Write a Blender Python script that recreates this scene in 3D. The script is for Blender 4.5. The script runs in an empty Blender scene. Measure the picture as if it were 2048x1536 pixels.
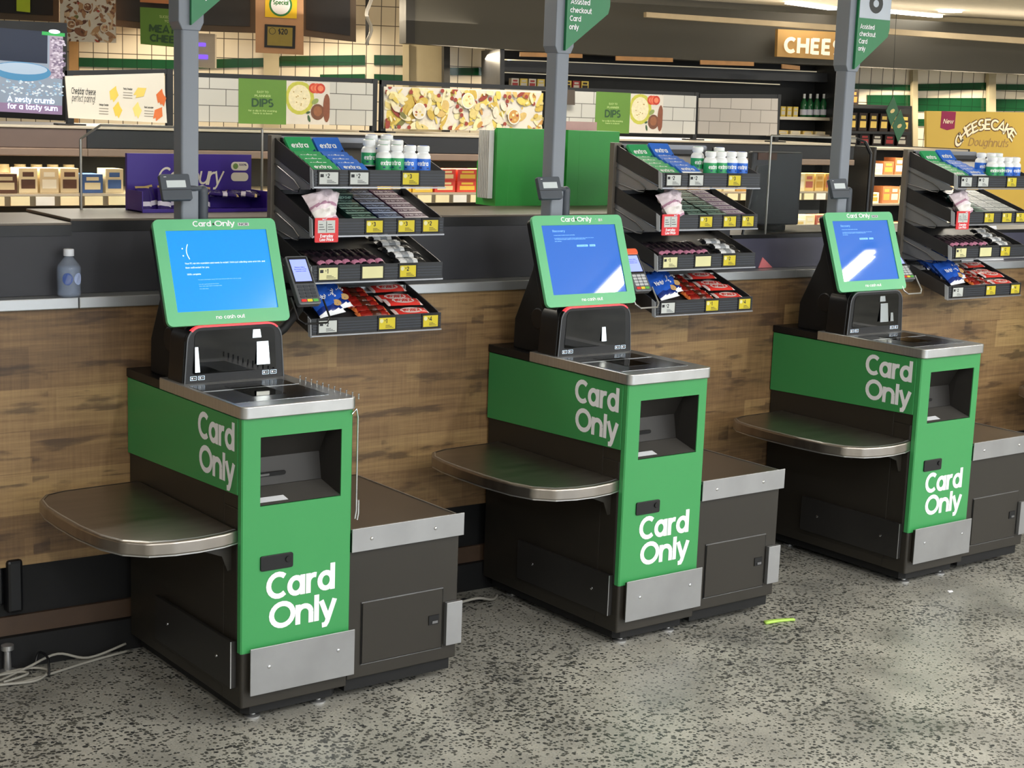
import bpy, bmesh, math, random
from mathutils import Matrix, Vector
random.seed(7)
S = bpy.context.scene
COL = S.collection
PI = math.pi
def R(a): return math.radians(a)

# ------------------------------------------------------------------ camera
FPX = 3140.29
CAMP = Vector((-2.0058, -3.8420, 1.7810))
CR = (Matrix.Rotation(R(-37.4562), 3, 'Z') @ Matrix.Rotation(R(-9.9385), 3, 'X') @ Matrix.Rotation(R(-2.1076), 3, 'Y'))
cx_, cf_, cz_ = CR.col[0], CR.col[1], CR.col[2]
cd = bpy.data.cameras.new('camera'); cam = bpy.data.objects.new('camera', cd); COL.objects.link(cam)
cd.sensor_width = 36; cd.lens = 36 * FPX / 2048; cd.clip_end = 200
M = Matrix((( cx_[0], cz_[0], -cf_[0], CAMP[0]), (cx_[1], cz_[1], -cf_[1], CAMP[1]), (cx_[2], cz_[2], -cf_[2], CAMP[2]), (0, 0, 0, 1)))
cam.matrix_world = M
S.camera = cam

# ------------------------------------------------------------------ world, exposure
w = bpy.data.worlds.new('store_air'); S.world = w; w.use_nodes = True
w.node_tree.nodes['Background'].inputs[0].default_value = (0.92, 0.95, 1.0, 1)
w.node_tree.nodes['Background'].inputs[1].default_value = 0.45
S.view_settings.view_transform = 'Standard'; S.view_settings.look = 'None'
S.view_settings.exposure = 0.0; S.view_settings.gamma = 1.0; S.view_settings.use_curve_mapping = False

LK = 1.0
def area(name, loc, sx, sy, power, color=(1, .97, .92), rot=(0, 0, 0)):
    l = bpy.data.lights.new(name, 'AREA'); l.shape = 'RECTANGLE'; l.size = sx; l.size_y = sy; l.energy = power * LK; l.color = color
    o = bpy.data.objects.new(name, l); COL.objects.link(o); o.location = loc; o.rotation_euler = rot
    return o
CEIL = 2.96
TUBES = [(-3.85, -5.0), (-1.7, -5.0), (.45, -5.0), (2.32, -4.92), (4.46, -4.92), (6.60, -4.92), (8.75, -4.92), (10.9, -4.92)]
for i, (tx, ty) in enumerate(TUBES):                       # light of the ceiling tube rows in front of the checkouts
    area('ceiling_tube_light', (tx, ty + .05, CEIL - .075), .12, 5.2, 132, (1, .985, .955))
for (tx, ty, p) in [(0.5, 2.2, 45), (3.2, 2.2, 45), (6.0, 2.2, 50), (9.0, 2.2, 50), (2.5, 6.5, 80), (7, 6.0, 80), (11.5, 5.0, 80)]:
    area('aisle_ceiling_light', (tx, ty, CEIL - .075), 1.2, .6, p, (1, .93, .8))

# ------------------------------------------------------------------ materials
MC = {}
def lin(h):
    h = h.lstrip('#'); v = [int(h[i:i+2], 16) / 255 for i in (0, 2, 4)]
    return tuple((c / 12.92 if c <= .04045 else ((c + .055) / 1.055) ** 2.4) for c in v) + (1,)
def mat(name, col='808080', rough=.5, metal=0, em=0, noise=.06, bump=0, scale=60, spec=.5, coat=0, trans=0, alpha=1, ior=1.45, ani=None):
    if name in MC: return MC[name]
    m = bpy.data.materials.new(name); m.use_nodes = True; MC[name] = m
    nt = m.node_tree; N = nt.nodes; L = nt.links; b = N['Principled BSDF']
    c = lin(col)
    b.inputs['Roughness'].default_value = rough; b.inputs['Metallic'].default_value = metal
    b.inputs['Specular IOR Level'].default_value = spec; b.inputs['Coat Weight'].default_value = coat
    b.inputs['IOR'].default_value = ior; b.inputs['Transmission Weight'].default_value = trans
    b.inputs['Alpha'].default_value = alpha
    b.inputs['Base Color'].default_value = c
    if noise > 0:
        tc = N.new('ShaderNodeTexCoord'); nz = N.new('ShaderNodeTexNoise'); nz.inputs['Scale'].default_value = scale * .2; nz.inputs['Detail'].default_value = 5
        if ani:
            mp = N.new('ShaderNodeMapping'); mp.inputs['Scale'].default_value = ani; L.new(tc.outputs['Object'], mp.inputs[0]); L.new(mp.outputs[0], nz.inputs[0])
        else: L.new(tc.outputs['Object'], nz.inputs[0])
        mx = N.new('ShaderNodeMix'); mx.data_type = 'RGBA'
        mx.inputs[6].default_value = tuple(max(0, x * (1 - noise * 2)) for x in c[:3]) + (1,)
        mx.inputs[7].default_value = tuple(min(1, x * (1 + noise * 2)) for x in c[:3]) + (1,)
        L.new(nz.outputs[0], mx.inputs[0]); L.new(mx.outputs[2], b.inputs['Base Color'])
        mr = N.new('ShaderNodeMapRange'); mr.inputs[3].default_value = max(.02, rough - .05); mr.inputs[4].default_value = min(1, rough + .08)
        L.new(nz.outputs[0], mr.inputs[0]); L.new(mr.outputs[0], b.inputs['Roughness'])
        if bump:
            bp = N.new('ShaderNodeBump'); bp.inputs['Strength'].default_value = bump; bp.inputs['Distance'].default_value = .002
            nb = N.new('ShaderNodeTexNoise'); nb.inputs['Scale'].default_value = scale; L.new(tc.outputs['Object'], nb.inputs[0])
            L.new(nb.outputs[0], bp.inputs['Height']); L.new(bp.outputs[0], b.inputs['Normal'])
    if em:
        b.inputs['Emission Color'].default_value = c; b.inputs['Emission Strength'].default_value = em
    return m

GREEN = mat('green_laminate', '3b9052', .36, noise=.04, scale=8)
BODY = mat('dark_bronze_panel', '2a2722', .42, noise=.08, scale=20)
BODYS = mat('charcoal_powder_coat', '26262a', .5, noise=.08, scale=40)
STEEL = mat('brushed_steel', 'c0c1c2', .3, .85, noise=.10, scale=60, ani=(1, 8, 1))
STEELD = mat('worn_steel', '8f9093', .33, 1, noise=.22, scale=30)
KICK = mat('satin_kick_plate', 'a3a4a6', .42, .85, noise=.12, scale=30)
KICKD = mat('dark_kick_plate', '3c3b3a', .4, .6, noise=.1, scale=30)
BLACK = mat('black_plastic', '101114', .38, noise=.1)
BLACKM = mat('matt_black', '0b0c0e', .6, noise=.1)
GLASSB = mat('black_mirror_glass', '040506', .03, noise=0, spec=.45)
WHITE = mat('white_vinyl', 'eeeff5', .4, noise=.02)
GREYP = mat('grey_paint', '7d848f', .45, noise=.04, scale=10)
GREYD = mat('slate_grey_plastic', '434a54', .45, noise=.06)
CLEAR = mat('clear_plastic', 'c4d2ea', .08, noise=0, alpha=.2)

def floor_mat():
    m = bpy.data.materials.new('polished_aggregate_concrete'); m.use_nodes = True
    nt = m.node_tree; N = nt.nodes; L = nt.links; b = N['Principled BSDF']
    tc = N.new('ShaderNodeTexCoord')
    wr = N.new('ShaderNodeTexNoise'); wr.inputs['Scale'].default_value = 60; L.new(tc.outputs['Object'], wr.inputs[0])
    va = N.new('ShaderNodeVectorMath'); va.operation = 'MULTIPLY_ADD'; L.new(wr.outputs[1], va.inputs[0]); va.inputs[1].default_value = (.012,) * 3; L.new(tc.outputs['Object'], va.inputs[2])
    vo = N.new('ShaderNodeTexVoronoi'); vo.inputs['Scale'].default_value = 80; vo.inputs['Randomness'].default_value = 1; L.new(va.outputs[0], vo.inputs['Vector'])
    sep = N.new('ShaderNodeSeparateColor'); L.new(vo.outputs['Color'], sep.inputs[0])
    # chip radius per cell; larger where the slab was ground deeper
    n2 = N.new('ShaderNodeTexNoise'); n2.inputs['Scale'].default_value = 1.6; n2.inputs['Detail'].default_value = 4; L.new(tc.outputs['Object'], n2.inputs[0])
    r2 = N.new('ShaderNodeMapRange'); L.new(n2.outputs[0], r2.inputs[0]); r2.inputs[1].default_value = .35; r2.inputs[2].default_value = .62; r2.inputs[3].default_value = .34; r2.inputs[4].default_value = .66
    mu = N.new('ShaderNodeMath'); mu.operation = 'MULTIPLY'; L.new(sep.outputs[0], mu.inputs[0]); L.new(r2.outputs[0], mu.inputs[1])
    ad = N.new('ShaderNodeMath'); ad.operation = 'MULTIPLY_ADD'; L.new(mu.outputs[0], ad.inputs[0]); ad.inputs[1].default_value = 1.15; ad.inputs[2].default_value = .02
    lt = N.new('ShaderNodeMath'); lt.operation = 'SUBTRACT'; L.new(ad.outputs[0], lt.inputs[0]); L.new(vo.outputs['Distance'], lt.inputs[1])
    st = N.new('ShaderNodeMapRange'); L.new(lt.outputs[0], st.inputs[0]); st.inputs[1].default_value = -.03; st.inputs[2].default_value = .05
    n1 = N.new('ShaderNodeTexNoise'); n1.inputs['Scale'].default_value = 2.6; n1.inputs['Detail'].default_value = 8; n1.inputs['Roughness'].default_value = .62; L.new(tc.outputs['Object'], n1.inputs[0])
    cr = N.new('ShaderNodeValToRGB'); L.new(n1.outputs[0], cr.inputs[0])
    cr.color_ramp.elements[0].position = .3; cr.color_ramp.elements[0].color = lin('757570'); cr.color_ramp.elements[1].position = .68; cr.color_ramp.elements[1].color = lin('acaba2')
    n3 = N.new('ShaderNodeTexNoise'); n3.inputs['Scale'].default_value = 160; L.new(tc.outputs['Object'], n3.inputs[0])
    mf = N.new('ShaderNodeMix'); mf.data_type = 'RGBA'; mf.blend_type = 'OVERLAY'; mf.inputs[0].default_value = .35; L.new(cr.outputs[0], mf.inputs[6]); L.new(n3.outputs[0], mf.inputs[7])
    ch = N.new('ShaderNodeValToRGB'); L.new(sep.outputs[1], ch.inputs[0]); ch.color_ramp.elements[0].color = lin('2b2e30'); ch.color_ramp.elements[1].color = lin('55554f')
    mx = N.new('ShaderNodeMix'); mx.data_type = 'RGBA'; L.new(st.outputs[0], mx.inputs[0]); L.new(mf.outputs[2], mx.inputs[6]); L.new(ch.outputs[0], mx.inputs[7])
    L.new(mx.outputs[2], b.inputs['Base Color'])
    rr = N.new('ShaderNodeMapRange'); L.new(n1.outputs[0], rr.inputs[0]); rr.inputs[3].default_value = .28; rr.inputs[4].default_value = .5; L.new(rr.outputs[0], b.inputs['Roughness'])
    return m
def wood_mat(name, c0, c1, c2, rough=.5):
    m = bpy.data.materials.new(name); m.use_nodes = True
    nt = m.node_tree; N = nt.nodes; L = nt.links; b = N['Principled BSDF']
    tc = N.new('ShaderNodeTexCoord'); sx = N.new('ShaderNodeSeparateXYZ'); L.new(tc.outputs['Object'], sx.inputs[0])
    cb = N.new('ShaderNodeCombineXYZ'); L.new(sx.outputs[0], cb.inputs[0]); L.new(sx.outputs[2], cb.inputs[1])
    def brick(wd, ht, off, seed):
        k = N.new('ShaderNodeTexBrick'); k.inputs['Scale'].default_value = 1; k.inputs['Brick Width'].default_value = wd; k.inputs['Row Height'].default_value = ht
        k.inputs['Mortar Size'].default_value = .0012; k.inputs['Mortar Smooth'].default_value = .3; k.offset = off; k.inputs['Color1'].default_value = (0, 0, 0, 1); k.inputs['Color2'].default_value = (1, 1, 1, 1); k.inputs['Mortar'].default_value = (.35, .35, .35, 1)
        mp = N.new('ShaderNodeMapping'); mp.inputs['Location'].default_value = (seed, seed * .1, 0); L.new(cb.outputs[0], mp.inputs[0]); L.new(mp.outputs[0], k.inputs[0]); return k
    k1 = brick(.53, .131, .37, .31); k2 = brick(.21, .0655, .5, 1.7)
    g = N.new('ShaderNodeTexNoise'); mg = N.new('ShaderNodeMapping'); mg.inputs['Scale'].default_value = (3, 60, 1); L.new(cb.outputs[0], mg.inputs[0]); L.new(mg.outputs[0], g.inputs[0]); g.inputs['Scale'].default_value = 1; g.inputs['Detail'].default_value = 7; g.inputs['Roughness'].default_value = .65
    saw = N.new('ShaderNodeTexNoise'); ms = N.new('ShaderNodeMapping'); ms.inputs['Scale'].default_value = (140, 7, 1); L.new(cb.outputs[0], ms.inputs[0]); L.new(ms.outputs[0], saw.inputs[0]); saw.inputs['Scale'].default_value = 1; saw.inputs['Detail'].default_value = 3
    big = N.new('ShaderNodeTexNoise'); big.inputs['Scale'].default_value = 2.2; big.inputs['Detail'].default_value = 4; L.new(cb.outputs[0], big.inputs[0])
    def mth(op, a, bb, c=None):
        q = N.new('ShaderNodeMath'); q.operation = op
        for i, v in enumerate((a, bb, c)):
            if v is None: continue
            if isinstance(v, (int, float)): q.inputs[i].default_value = v
            else: L.new(v, q.inputs[i])
        return q.outputs[0]
    f = mth('MULTIPLY', k1.outputs[0], .30); f = mth('MULTIPLY_ADD', k2.outputs[0], .09, f); f = mth('MULTIPLY_ADD', g.outputs[0], .55, f)
    f = mth('MULTIPLY_ADD', saw.outputs[0], .16, f); f = mth('MULTIPLY_ADD', big.outputs[0], .35, f); f = mth('SUBTRACT', f, .25)
    cr = N.new('ShaderNodeValToRGB'); L.new(f, cr.inputs[0]); e = cr.color_ramp.elements
    e[0].position = .18; e[0].color = lin(c0); e[1].position = .72; e[1].color = lin(c2); x = e.new(.45); x.color = lin(c1)
    # dark knots and scorched end-grain bands
    kn = N.new('ShaderNodeTexNoise'); mk = N.new('ShaderNodeMapping'); mk.inputs['Scale'].default_value = (5.5, 26, 1); L.new(cb.outputs[0], mk.inputs[0]); L.new(mk.outputs[0], kn.inputs[0]); kn.inputs['Scale'].default_value = 1; kn.inputs['Detail'].default_value = 6
    km = N.new('ShaderNodeMapRange'); L.new(kn.outputs[0], km.inputs[0]); km.inputs[1].default_value = .66; km.inputs[2].default_value = .74; km.inputs[3].default_value = 0; km.inputs[4].default_value = .7
    k3 = brick(.62, .131, .41, .9); k3.inputs['Mortar Size'].default_value = .035; k3.inputs['Color1'].default_value = (0, 0, 0, 1); k3.inputs['Color2'].default_value = (0, 0, 0, 1); k3.inputs['Mortar'].default_value = (1, 1, 1, 1)
    bx = N.new('ShaderNodeTexBrick'); bx.inputs['Scale'].default_value = 1; bx.inputs['Brick Width'].default_value = .62; bx.inputs['Row Height'].default_value = .131; bx.inputs['Mortar Size'].default_value = 0
    dm = mth('MULTIPLY', k3.outputs[1], kn.outputs[0]); dm = mth('MULTIPLY', dm, 1.0); gt = N.new('ShaderNodeMapRange'); L.new(dm, gt.inputs[0]); gt.inputs[1].default_value = .5; gt.inputs[2].default_value = .62; gt.inputs[4].default_value = .6
    mm = mth('MAXIMUM', km.outputs[0], gt.outputs[0])
    mx = N.new('ShaderNodeMix'); mx.data_type = 'RGBA'; L.new(mm, mx.inputs[0]); L.new(cr.outputs[0], mx.inputs[6]); mx.inputs[7].default_value = lin('2b1d18')
    L.new(mx.outputs[2], b.inputs['Base Color']); b.inputs['Roughness'].default_value = rough
    return m
def tile_mat(name, base, grout, wd, ht, off=0.0, rough=.25, ax='X'):
    m = bpy.data.materials.new(name); m.use_nodes = True; MC[name] = m
    nt = m.node_tree; N = nt.nodes; L = nt.links; b = N['Principled BSDF']
    tc = N.new('ShaderNodeTexCoord'); sx = N.new('ShaderNodeSeparateXYZ'); L.new(tc.outputs['Object'], sx.inputs[0]); cb = N.new('ShaderNodeCombineXYZ'); L.new(sx.outputs[0], cb.inputs[0]); L.new(sx.outputs[2 if ax == 'X' else 1], cb.inputs[1])
    k = N.new('ShaderNodeTexBrick'); k.inputs['Scale'].default_value = 1; k.inputs['Brick Width'].default_value = wd; k.inputs['Row Height'].default_value = ht; k.inputs['Mortar Size'].default_value = .0045 if ax == 'X' else .002; k.offset = off
    c = lin(base); k.inputs['Color1'].default_value = tuple(x * .93 for x in c[:3]) + (1,); k.inputs['Color2'].default_value = tuple(min(1, x * 1.05) for x in c[:3]) + (1,); k.inputs['Mortar'].default_value = lin(grout)
    L.new(cb.outputs[0], k.inputs[0]); L.new(k.outputs[0], b.inputs['Base Color']); b.inputs['Roughness'].default_value = rough
    return m
FLOOR = floor_mat()
WOOD = wood_mat('reclaimed_timber_laminate', '453323', '7b5f3f', 'a3865a')
TILE = tile_mat('cream_wall_tile', 'e6dcc8', '5b5348', .15, .20)
GTILE = tile_mat('green_wall_tile', '15472a', '12351f', .15, .2, rough=.12)

# ------------------------------------------------------------------ mesh builder
class MB:
    def __init__(s): s.v = []; s.f = []; s.m = []; s.mats = []
    def mi(s, m):
        if m not in s.mats: s.mats.append(m)
        return s.mats.index(m)
    def add(s, vs, fs, m, T=None):
        n = len(s.v)
        for p in vs:
            p = Vector(p); s.v.append(tuple(T @ p) if T else tuple(p))
        k = s.mi(m)
        for f in fs: s.f.append(tuple(n + i for i in f)); s.m.append(k)
        return s
    def box(s, x0, x1, y0, y1, z0, z1, m, T=None):
        vs = [(x, y, z) for z in (z0, z1) for y in (y0, y1) for x in (x0, x1)]
        return s.add(vs, [(0, 2, 3, 1), (4, 5, 7, 6), (0, 1, 5, 4), (2, 6, 7, 3), (1, 3, 7, 5), (0, 4, 6, 2)], m, T)
    def prism(s, poly, a, b, m, axis='z', T=None, side=None):        # poly in the plane across axis
        def P(p, h): return {'z': (p[0], p[1], h), 'y': (p[0], h, p[1]), 'x': (h, p[0], p[1])}[axis]
        n = len(poly); vs = [P(p, a) for p in poly] + [P(p, b) for p in poly]
        fs = [tuple(range(n - 1, -1, -1)), tuple(range(n, 2 * n))] + [(i, (i + 1) % n, n + (i + 1) % n, n + i) for i in range(n)]
        if side:
            s.add(vs, fs[:2], m, T); return s.add(vs, fs[2:], side, T)
        return s.add(vs, fs, m, T)
    def poly(s, pts, m, T=None): return s.add(pts, [tuple(range(len(pts)))], m, T)
    def lathe(s, prof, m, T=None, n=20):
        vs = []; fs = []
        for (r, z) in prof:
            for i in range(n): a = 2 * PI * i / n; vs.append((r * math.cos(a), r * math.sin(a), z))
        for j in range(len(prof) - 1):
            for i in range(n): k = (i + 1) % n; fs.append((j * n + i, j * n + k, (j + 1) * n + k, (j + 1) * n + i))
        fs.append(tuple(range(n - 1, -1, -1))); fs.append(tuple((len(prof) - 1) * n + i for i in range(n)))
        return s.add(vs, fs, m, T)
    def tube(s, pts, r, m, n=8, T=None, closed=False):
        pts = [Vector(p) for p in pts]; vs = []; fs = []; N = len(pts); up = None
        for i, p in enumerate(pts):
            if closed: d = pts[(i + 1) % N] - pts[i - 1]
            else: d = pts[min(i + 1, N - 1)] - pts[max(i - 1, 0)]
            d.normalize()
            if up is None:
                up = d.orthogonal().normalized()
            up = (up - d * up.dot(d)).normalized(); q = d.cross(up)
            for k in range(n): a = 2 * PI * k / n; vs.append(p + (up * math.cos(a) + q * math.sin(a)) * r)
        for i in range(N if closed else N - 1):
            j = (i + 1) % N
            for k in range(n): l = (k + 1) % n; fs.append((i * n + k, i * n + l, j * n + l, j * n + k))
        if not closed: fs.append(tuple(range(n - 1, -1, -1))); fs.append(tuple((N - 1) * n + k for k in range(n)))
        return s.add(vs, fs, m, T)
    def build(s, name, parent=None, smooth=False, bevel=0, seg=2, label=None):
        me = bpy.data.meshes.new(name); me.from_pydata(s.v, [], s.f)
        for m in s.mats: me.materials.append(m)
        me.polygons.foreach_set('material_index', s.m)
        bm = bmesh.new(); bm.from_mesh(me); bmesh.ops.recalc_face_normals(bm, faces=bm.faces); bm.to_mesh(me); bm.free()
        if smooth: me.polygons.foreach_set('use_smooth', [True] * len(me.polygons))
        me.update()
        o = bpy.data.objects.new(name, me); COL.objects.link(o)
        if parent: o.parent = parent
        if bevel:
            b = o.modifiers.new('b', 'BEVEL'); b.width = bevel; b.segments = seg; b.limit_method = 'ANGLE'; b.angle_limit = R(35)
        if smooth == 'auto':
            me.set_sharp_from_angle(angle=R(40))
        if label: o['label'] = label
        return o
def tag(o, label, cat, group=None, kind=None):
    if label: o['label'] = label
    if cat: o['category'] = cat
    if group: o['group'] = group
    if kind: o['kind'] = kind
    return o
def thing(name, loc=(0, 0, 0), rz=0, label=None, cat=None, group=None):
    o = bpy.data.objects.new(name, None); COL.objects.link(o); o.location = loc; o.rotation_euler = (0, 0, rz); o.empty_display_size = .1
    return tag(o, label, cat, group)
def copy_tree(o, parent=None, mw=None):
    c = o.copy(); COL.objects.link(c)
    if parent: c.parent = parent; c.matrix_parent_inverse = o.matrix_parent_inverse.copy()
    for ch in o.children: copy_tree(ch, c)
    return c
def rrect(x0, x1, y0, y1, r, n=6):
    if isinstance(r, (int, float)): r = (r,) * 4     # bl, br, tr, tl
    P = []
    for (cx, cy, a0, rr) in ((x0 + r[0], y0 + r[0], 180, r[0]), (x1 - r[1], y0 + r[1], 270, r[1]), (x1 - r[2], y1 - r[2], 0, r[2]), (x0 + r[3], y1 - r[3], 90, r[3])):
        if rr < 1e-5: P.append((cx, cy)); continue
        for i in range(n + 1): a = R(a0 + 90 * i / n); P.append((cx + rr * math.cos(a), cy + rr * math.sin(a)))
    return P
def frameT(o, x, y):      # matrix with local x,y in a plane, z its outward normal
    o, x, y = Vector(o), Vector(x).normalized(), Vector(y).normalized(); z = x.cross(y).normalized(); y = z.cross(x)
    return Matrix(((x[0], y[0], z[0], o[0]), (x[1], y[1], z[1], o[1]), (x[2], y[2], z[2], o[2]), (0, 0, 0, 1)))

# ------------------------------------------------------------------ geometric letter shapes (cap height 1)
G = {
'C': '.80|A .46 .5 .375 .415 48 312', 'a': '.72|A .335 .38 .25 .295 0 360;L .6 0 .6 .76', 'r': '.44|L .085 0 .085 .76;A .33 .42 .245 .255 180 72',
'd': '.74|A .335 .38 .25 .295 0 360;L .6 0 .6 1.02', 'O': '1.0|A .5 .5 .415 .415 0 360', 'n': '.7|L .085 0 .085 .76;A .345 .42 .255 .255 180 0;L .6 .42 .6 0',
'l': '.2|L .1 0 .1 1.02', 'y': '.66|L .06 .76 .33 .06;L .6 .76 .3 -.1 .24 -.19 .1 -.2', 'b': '.74|A .385 .38 .25 .295 0 360;L .12 0 .12 1.02',
'c': '.62|A .335 .38 .25 .295 50 310', 'e': '.68|A .335 .38 .25 .295 0 318;L .1 .38 .58 .38', 'f': '.44|L .2 0 .2 .75 .26 .92 .42 .93;L .04 .66 .4 .66',
'g': '.74|A .335 .38 .25 .295 0 360;L .6 .76 .6 0 .5 -.17 .3 -.2 .14 -.14', 'h': '.7|L .085 0 .085 1.02;A .345 .42 .255 .255 180 0;L .6 .42 .6 0', 'i': '.2|L .1 0 .1 .76;L .1 .86 .1 1.0',
'j': '.24|L .1 .76 .1 -.12 .0 -.2;L .1 .86 .1 1.0', 'k': '.62|L .085 0 .085 1.02;L .55 .76 .13 .36;L .22 .44 .57 0', 'm': '1.02|L .085 0 .085 .76;A .305 .46 .215 .215 180 0;L .52 .46 .52 0;A .735 .46 .215 .215 180 0;L .95 .46 .95 0',
'o': '.68|A .335 .38 .25 .295 0 360', 'p': '.74|A .385 .38 .25 .295 0 360;L .12 .76 .12 -.26', 'q': '.74|A .335 .38 .25 .295 0 360;L .6 .76 .6 -.26',
's': '.54|A .27 .54 .18 .14 45 250;A .27 .24 .19 .155 70 -135', 't': '.42|L .18 1 .18 .15 .25 .07 .4 .08;L .02 .68 .38 .68', 'u': '.7|L .085 .76 .085 .34;A .34 .34 .255 .255 180 360;L .6 .76 .6 0',
'v': '.62|L .05 .76 .31 .05 .57 .76', 'w': '.92|L .05 .76 .26 .06 .46 .7 .66 .06 .87 .76', 'x': '.6|L .05 .76 .54 0;L .54 .76 .05 0', 'z': '.56|L .04 .68 .5 .68;L .48 .7 .07 .07;L .05 .08 .52 .08',
'A': '.88|L .05 0 .43 .97 .81 0;L .2 .3 .66 .3', 'B': '.74|L .1 0 .1 1;L .08 .92 .38 .92;L .08 .52 .42 .52;L .08 .08 .4 .08;A .38 .72 .2 .2 90 -90;A .4 .3 .22 .22 90 -90', 'D': '.86|L .1 0 .1 1;L .08 .92 .35 .92;L .08 .08 .35 .08;A .35 .5 .4 .42 90 -90',
'E': '.68|L .1 0 .1 1;L .1 .92 .6 .92;L .1 .5 .54 .5;L .1 .08 .6 .08', 'F': '.64|L .1 0 .1 1;L .1 .92 .58 .92;L .1 .5 .52 .5', 'G': '.98|A .48 .5 .4 .42 45 350;L .52 .46 .9 .46', 'H': '.86|L .1 0 .1 1;L .72 0 .72 1;L .1 .5 .72 .5', 'I': '.26|L .13 0 .13 1',
'J': '.56|L .42 1 .42 .3;A .24 .28 .18 .2 0 -150', 'K': '.78|L .1 0 .1 1;L .68 1 .15 .42;L .28 .55 .72 0', 'L': '.6|L .1 1 .1 .08;L .1 .08 .55 .08', 'M': '1.02|L .1 0 .1 1;L .1 .97 .5 .3 .9 .97;L .9 0 .9 1', 'N': '.88|L .1 0 .1 1;L .1 .97 .74 .03;L .74 0 .74 1',
'P': '.72|L .1 0 .1 1;L .08 .92 .38 .92;L .08 .44 .38 .44;A .38 .68 .24 .24 90 -90', 'R': '.76|L .1 0 .1 1;L .08 .92 .38 .92;L .08 .46 .38 .46;A .38 .69 .23 .23 90 -90;L .38 .46 .66 0', 'S': '.68|A .34 .71 .22 .21 40 260;A .33 .29 .24 .22 80 -140',
'T': '.7|L .35 0 .35 1;L .02 .92 .68 .92', 'W': '1.2|L .04 1 .3 .05 .58 .9 .86 .05 1.12 1', 'Y': '.78|L .04 1 .38 .46;L .72 1 .38 .46 .38 0', 'V': '.8|L .04 1 .38 .05 .72 1',
'0': '.72|A .36 .5 .26 .42 0 360', '1': '.4|L .06 .8 .24 .95 .24 0', '2': '.64|A .3 .7 .22 .22 165 -35;L .47 .57 .08 .08;L .06 .08 .56 .08', '3': '.64|A .28 .72 .21 .2 150 -90;A .28 .29 .24 .22 90 -150', '4': '.7|L .5 0 .5 1 .06 .28 .66 .28', '5': '.64|L .52 .92 .14 .92 .12 .55;A .28 .32 .24 .25 110 -140',
'6': '.68|A .34 .3 .24 .23 0 360;L .5 .96 .14 .42', '7': '.6|L .04 .92 .54 .92 .2 0', '8': '.7|A .34 .72 .19 .2 0 360;A .34 .29 .24 .22 0 360', '9': '.68|A .34 .7 .24 .23 0 360;L .54 .6 .2 .04', '$': '.6|A .3 .66 .18 .15 40 260;A .3 .34 .19 .16 80 -140;L .3 -.05 .3 1.05',
'&': '.8|A .34 .74 .16 .18 0 360;A .34 .28 .26 .22 40 330;L .2 .62 .7 0', "'": '.16|L .08 .75 .08 1', '.': '.22|L .1 0 .1 .15', ':': '.22|L .1 0 .1 .15;L .1 .5 .1 .65', '%': '.9|A .2 .75 .13 .17 0 360;A .7 .25 .13 .17 0 360;L .2 0 .7 1', ' ': '.34|', "-": '.4|L .05 .4 .35 .4', '(': '.3|A .5 .5 .4 .55 145 215', '!': '.2|L .1 .3 .1 1;L .1 0 .1 .15', 'U': '.84|L .1 1 .1 .4;A .42 .4 .32 .32 180 360;L .74 1 .74 .4', '*': '.3|L .15 .3 .15 .55',
}
def glyph(ch):
    adv, cmds = G[ch].split('|'); out = []
    for c in filter(None, cmds.split(';')):
        t = c.split(); v = [float(x) for x in t[1:]]
        if t[0] == 'L': out.append(([(v[i], v[i + 1]) for i in range(0, len(v), 2)], False))
        else:
            cx, cy, rx, ry, a0, a1 = v; n = max(6, int(abs(a1 - a0) / 18)); cl = abs(a1 - a0) == 360
            out.append(([(cx + rx * math.cos(R(a0 + (a1 - a0) * i / n)), cy + ry * math.sin(R(a0 + (a1 - a0) * i / n))) for i in range(n if cl else n + 1)], cl))
    return float(adv), out
def ribbon(pts, w, closed):
    n = len(pts); L_, R_ = [], []
    for i in range(n):
        def dr(a, b):
            x, y = b[0] - a[0], b[1] - a[1]; l = math.hypot(x, y) or 1; return x / l, y / l
        if closed: d0 = dr(pts[i - 1], pts[i]); d1 = dr(pts[i], pts[(i + 1) % n])
        else:
            d0 = dr(pts[i - 1], pts[i]) if i else dr(pts[0], pts[1]); d1 = dr(pts[i], pts[i + 1]) if i < n - 1 else d0
        nx, ny = -(d0[1] + d1[1]), d0[0] + d1[0]; l = math.hypot(nx, ny) or 1; nx /= l; ny /= l
        c = max(.5, nx * -d0[1] + ny * d0[0]); h = w / 2 / c
        L_.append((pts[i][0] + nx * h, pts[i][1] + ny * h)); R_.append((pts[i][0] - nx * h, pts[i][1] - ny * h))
    q = []
    for i in range(n if closed else n - 1):
        j = (i + 1) % n; q.append((R_[i], R_[j], L_[j], L_[i]))
    return q
def text_w(s, sp=.02): return sum(float(G[c].split('|')[0]) + sp for c in s) - sp
def put_text(mb, s, x, y, h, m, T, wt=.17, sp=.02, width=None, align='l', z=.0006, warp=None, slant=0):
    W = text_w(s, sp); kx = h if width is None else width / W
    if align == 'c': x -= W * kx / 2
    elif align == 'r': x -= W * kx
    vs, fs = [], []; z0_ = z
    for c in s:
        adv, st = glyph(c)
        for si, (pts, cl) in enumerate(st):
            z = z0_ + si * min(.0001, h * .004)
            for q in ribbon(pts, wt, cl):
                k = len(vs)
                for p in q:
                    X, Y = x + (p[0] + slant * p[1]) * kx, y + p[1] * h
                    if warp: vs.append(warp(X, Y, z))
                    else: vs.append((X, Y, z))
                fs.append((k, k + 1, k + 2, k + 3))
        x += (adv + sp) * kx
    if vs: mb.add(vs, fs, m, T)
def rectd(mb, x0, x1, y0, y1, m, T, z=.0004): mb.poly([(x0, y0, z), (x1, y0, z), (x1, y1, z), (x0, y1, z)], m, T)
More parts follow.
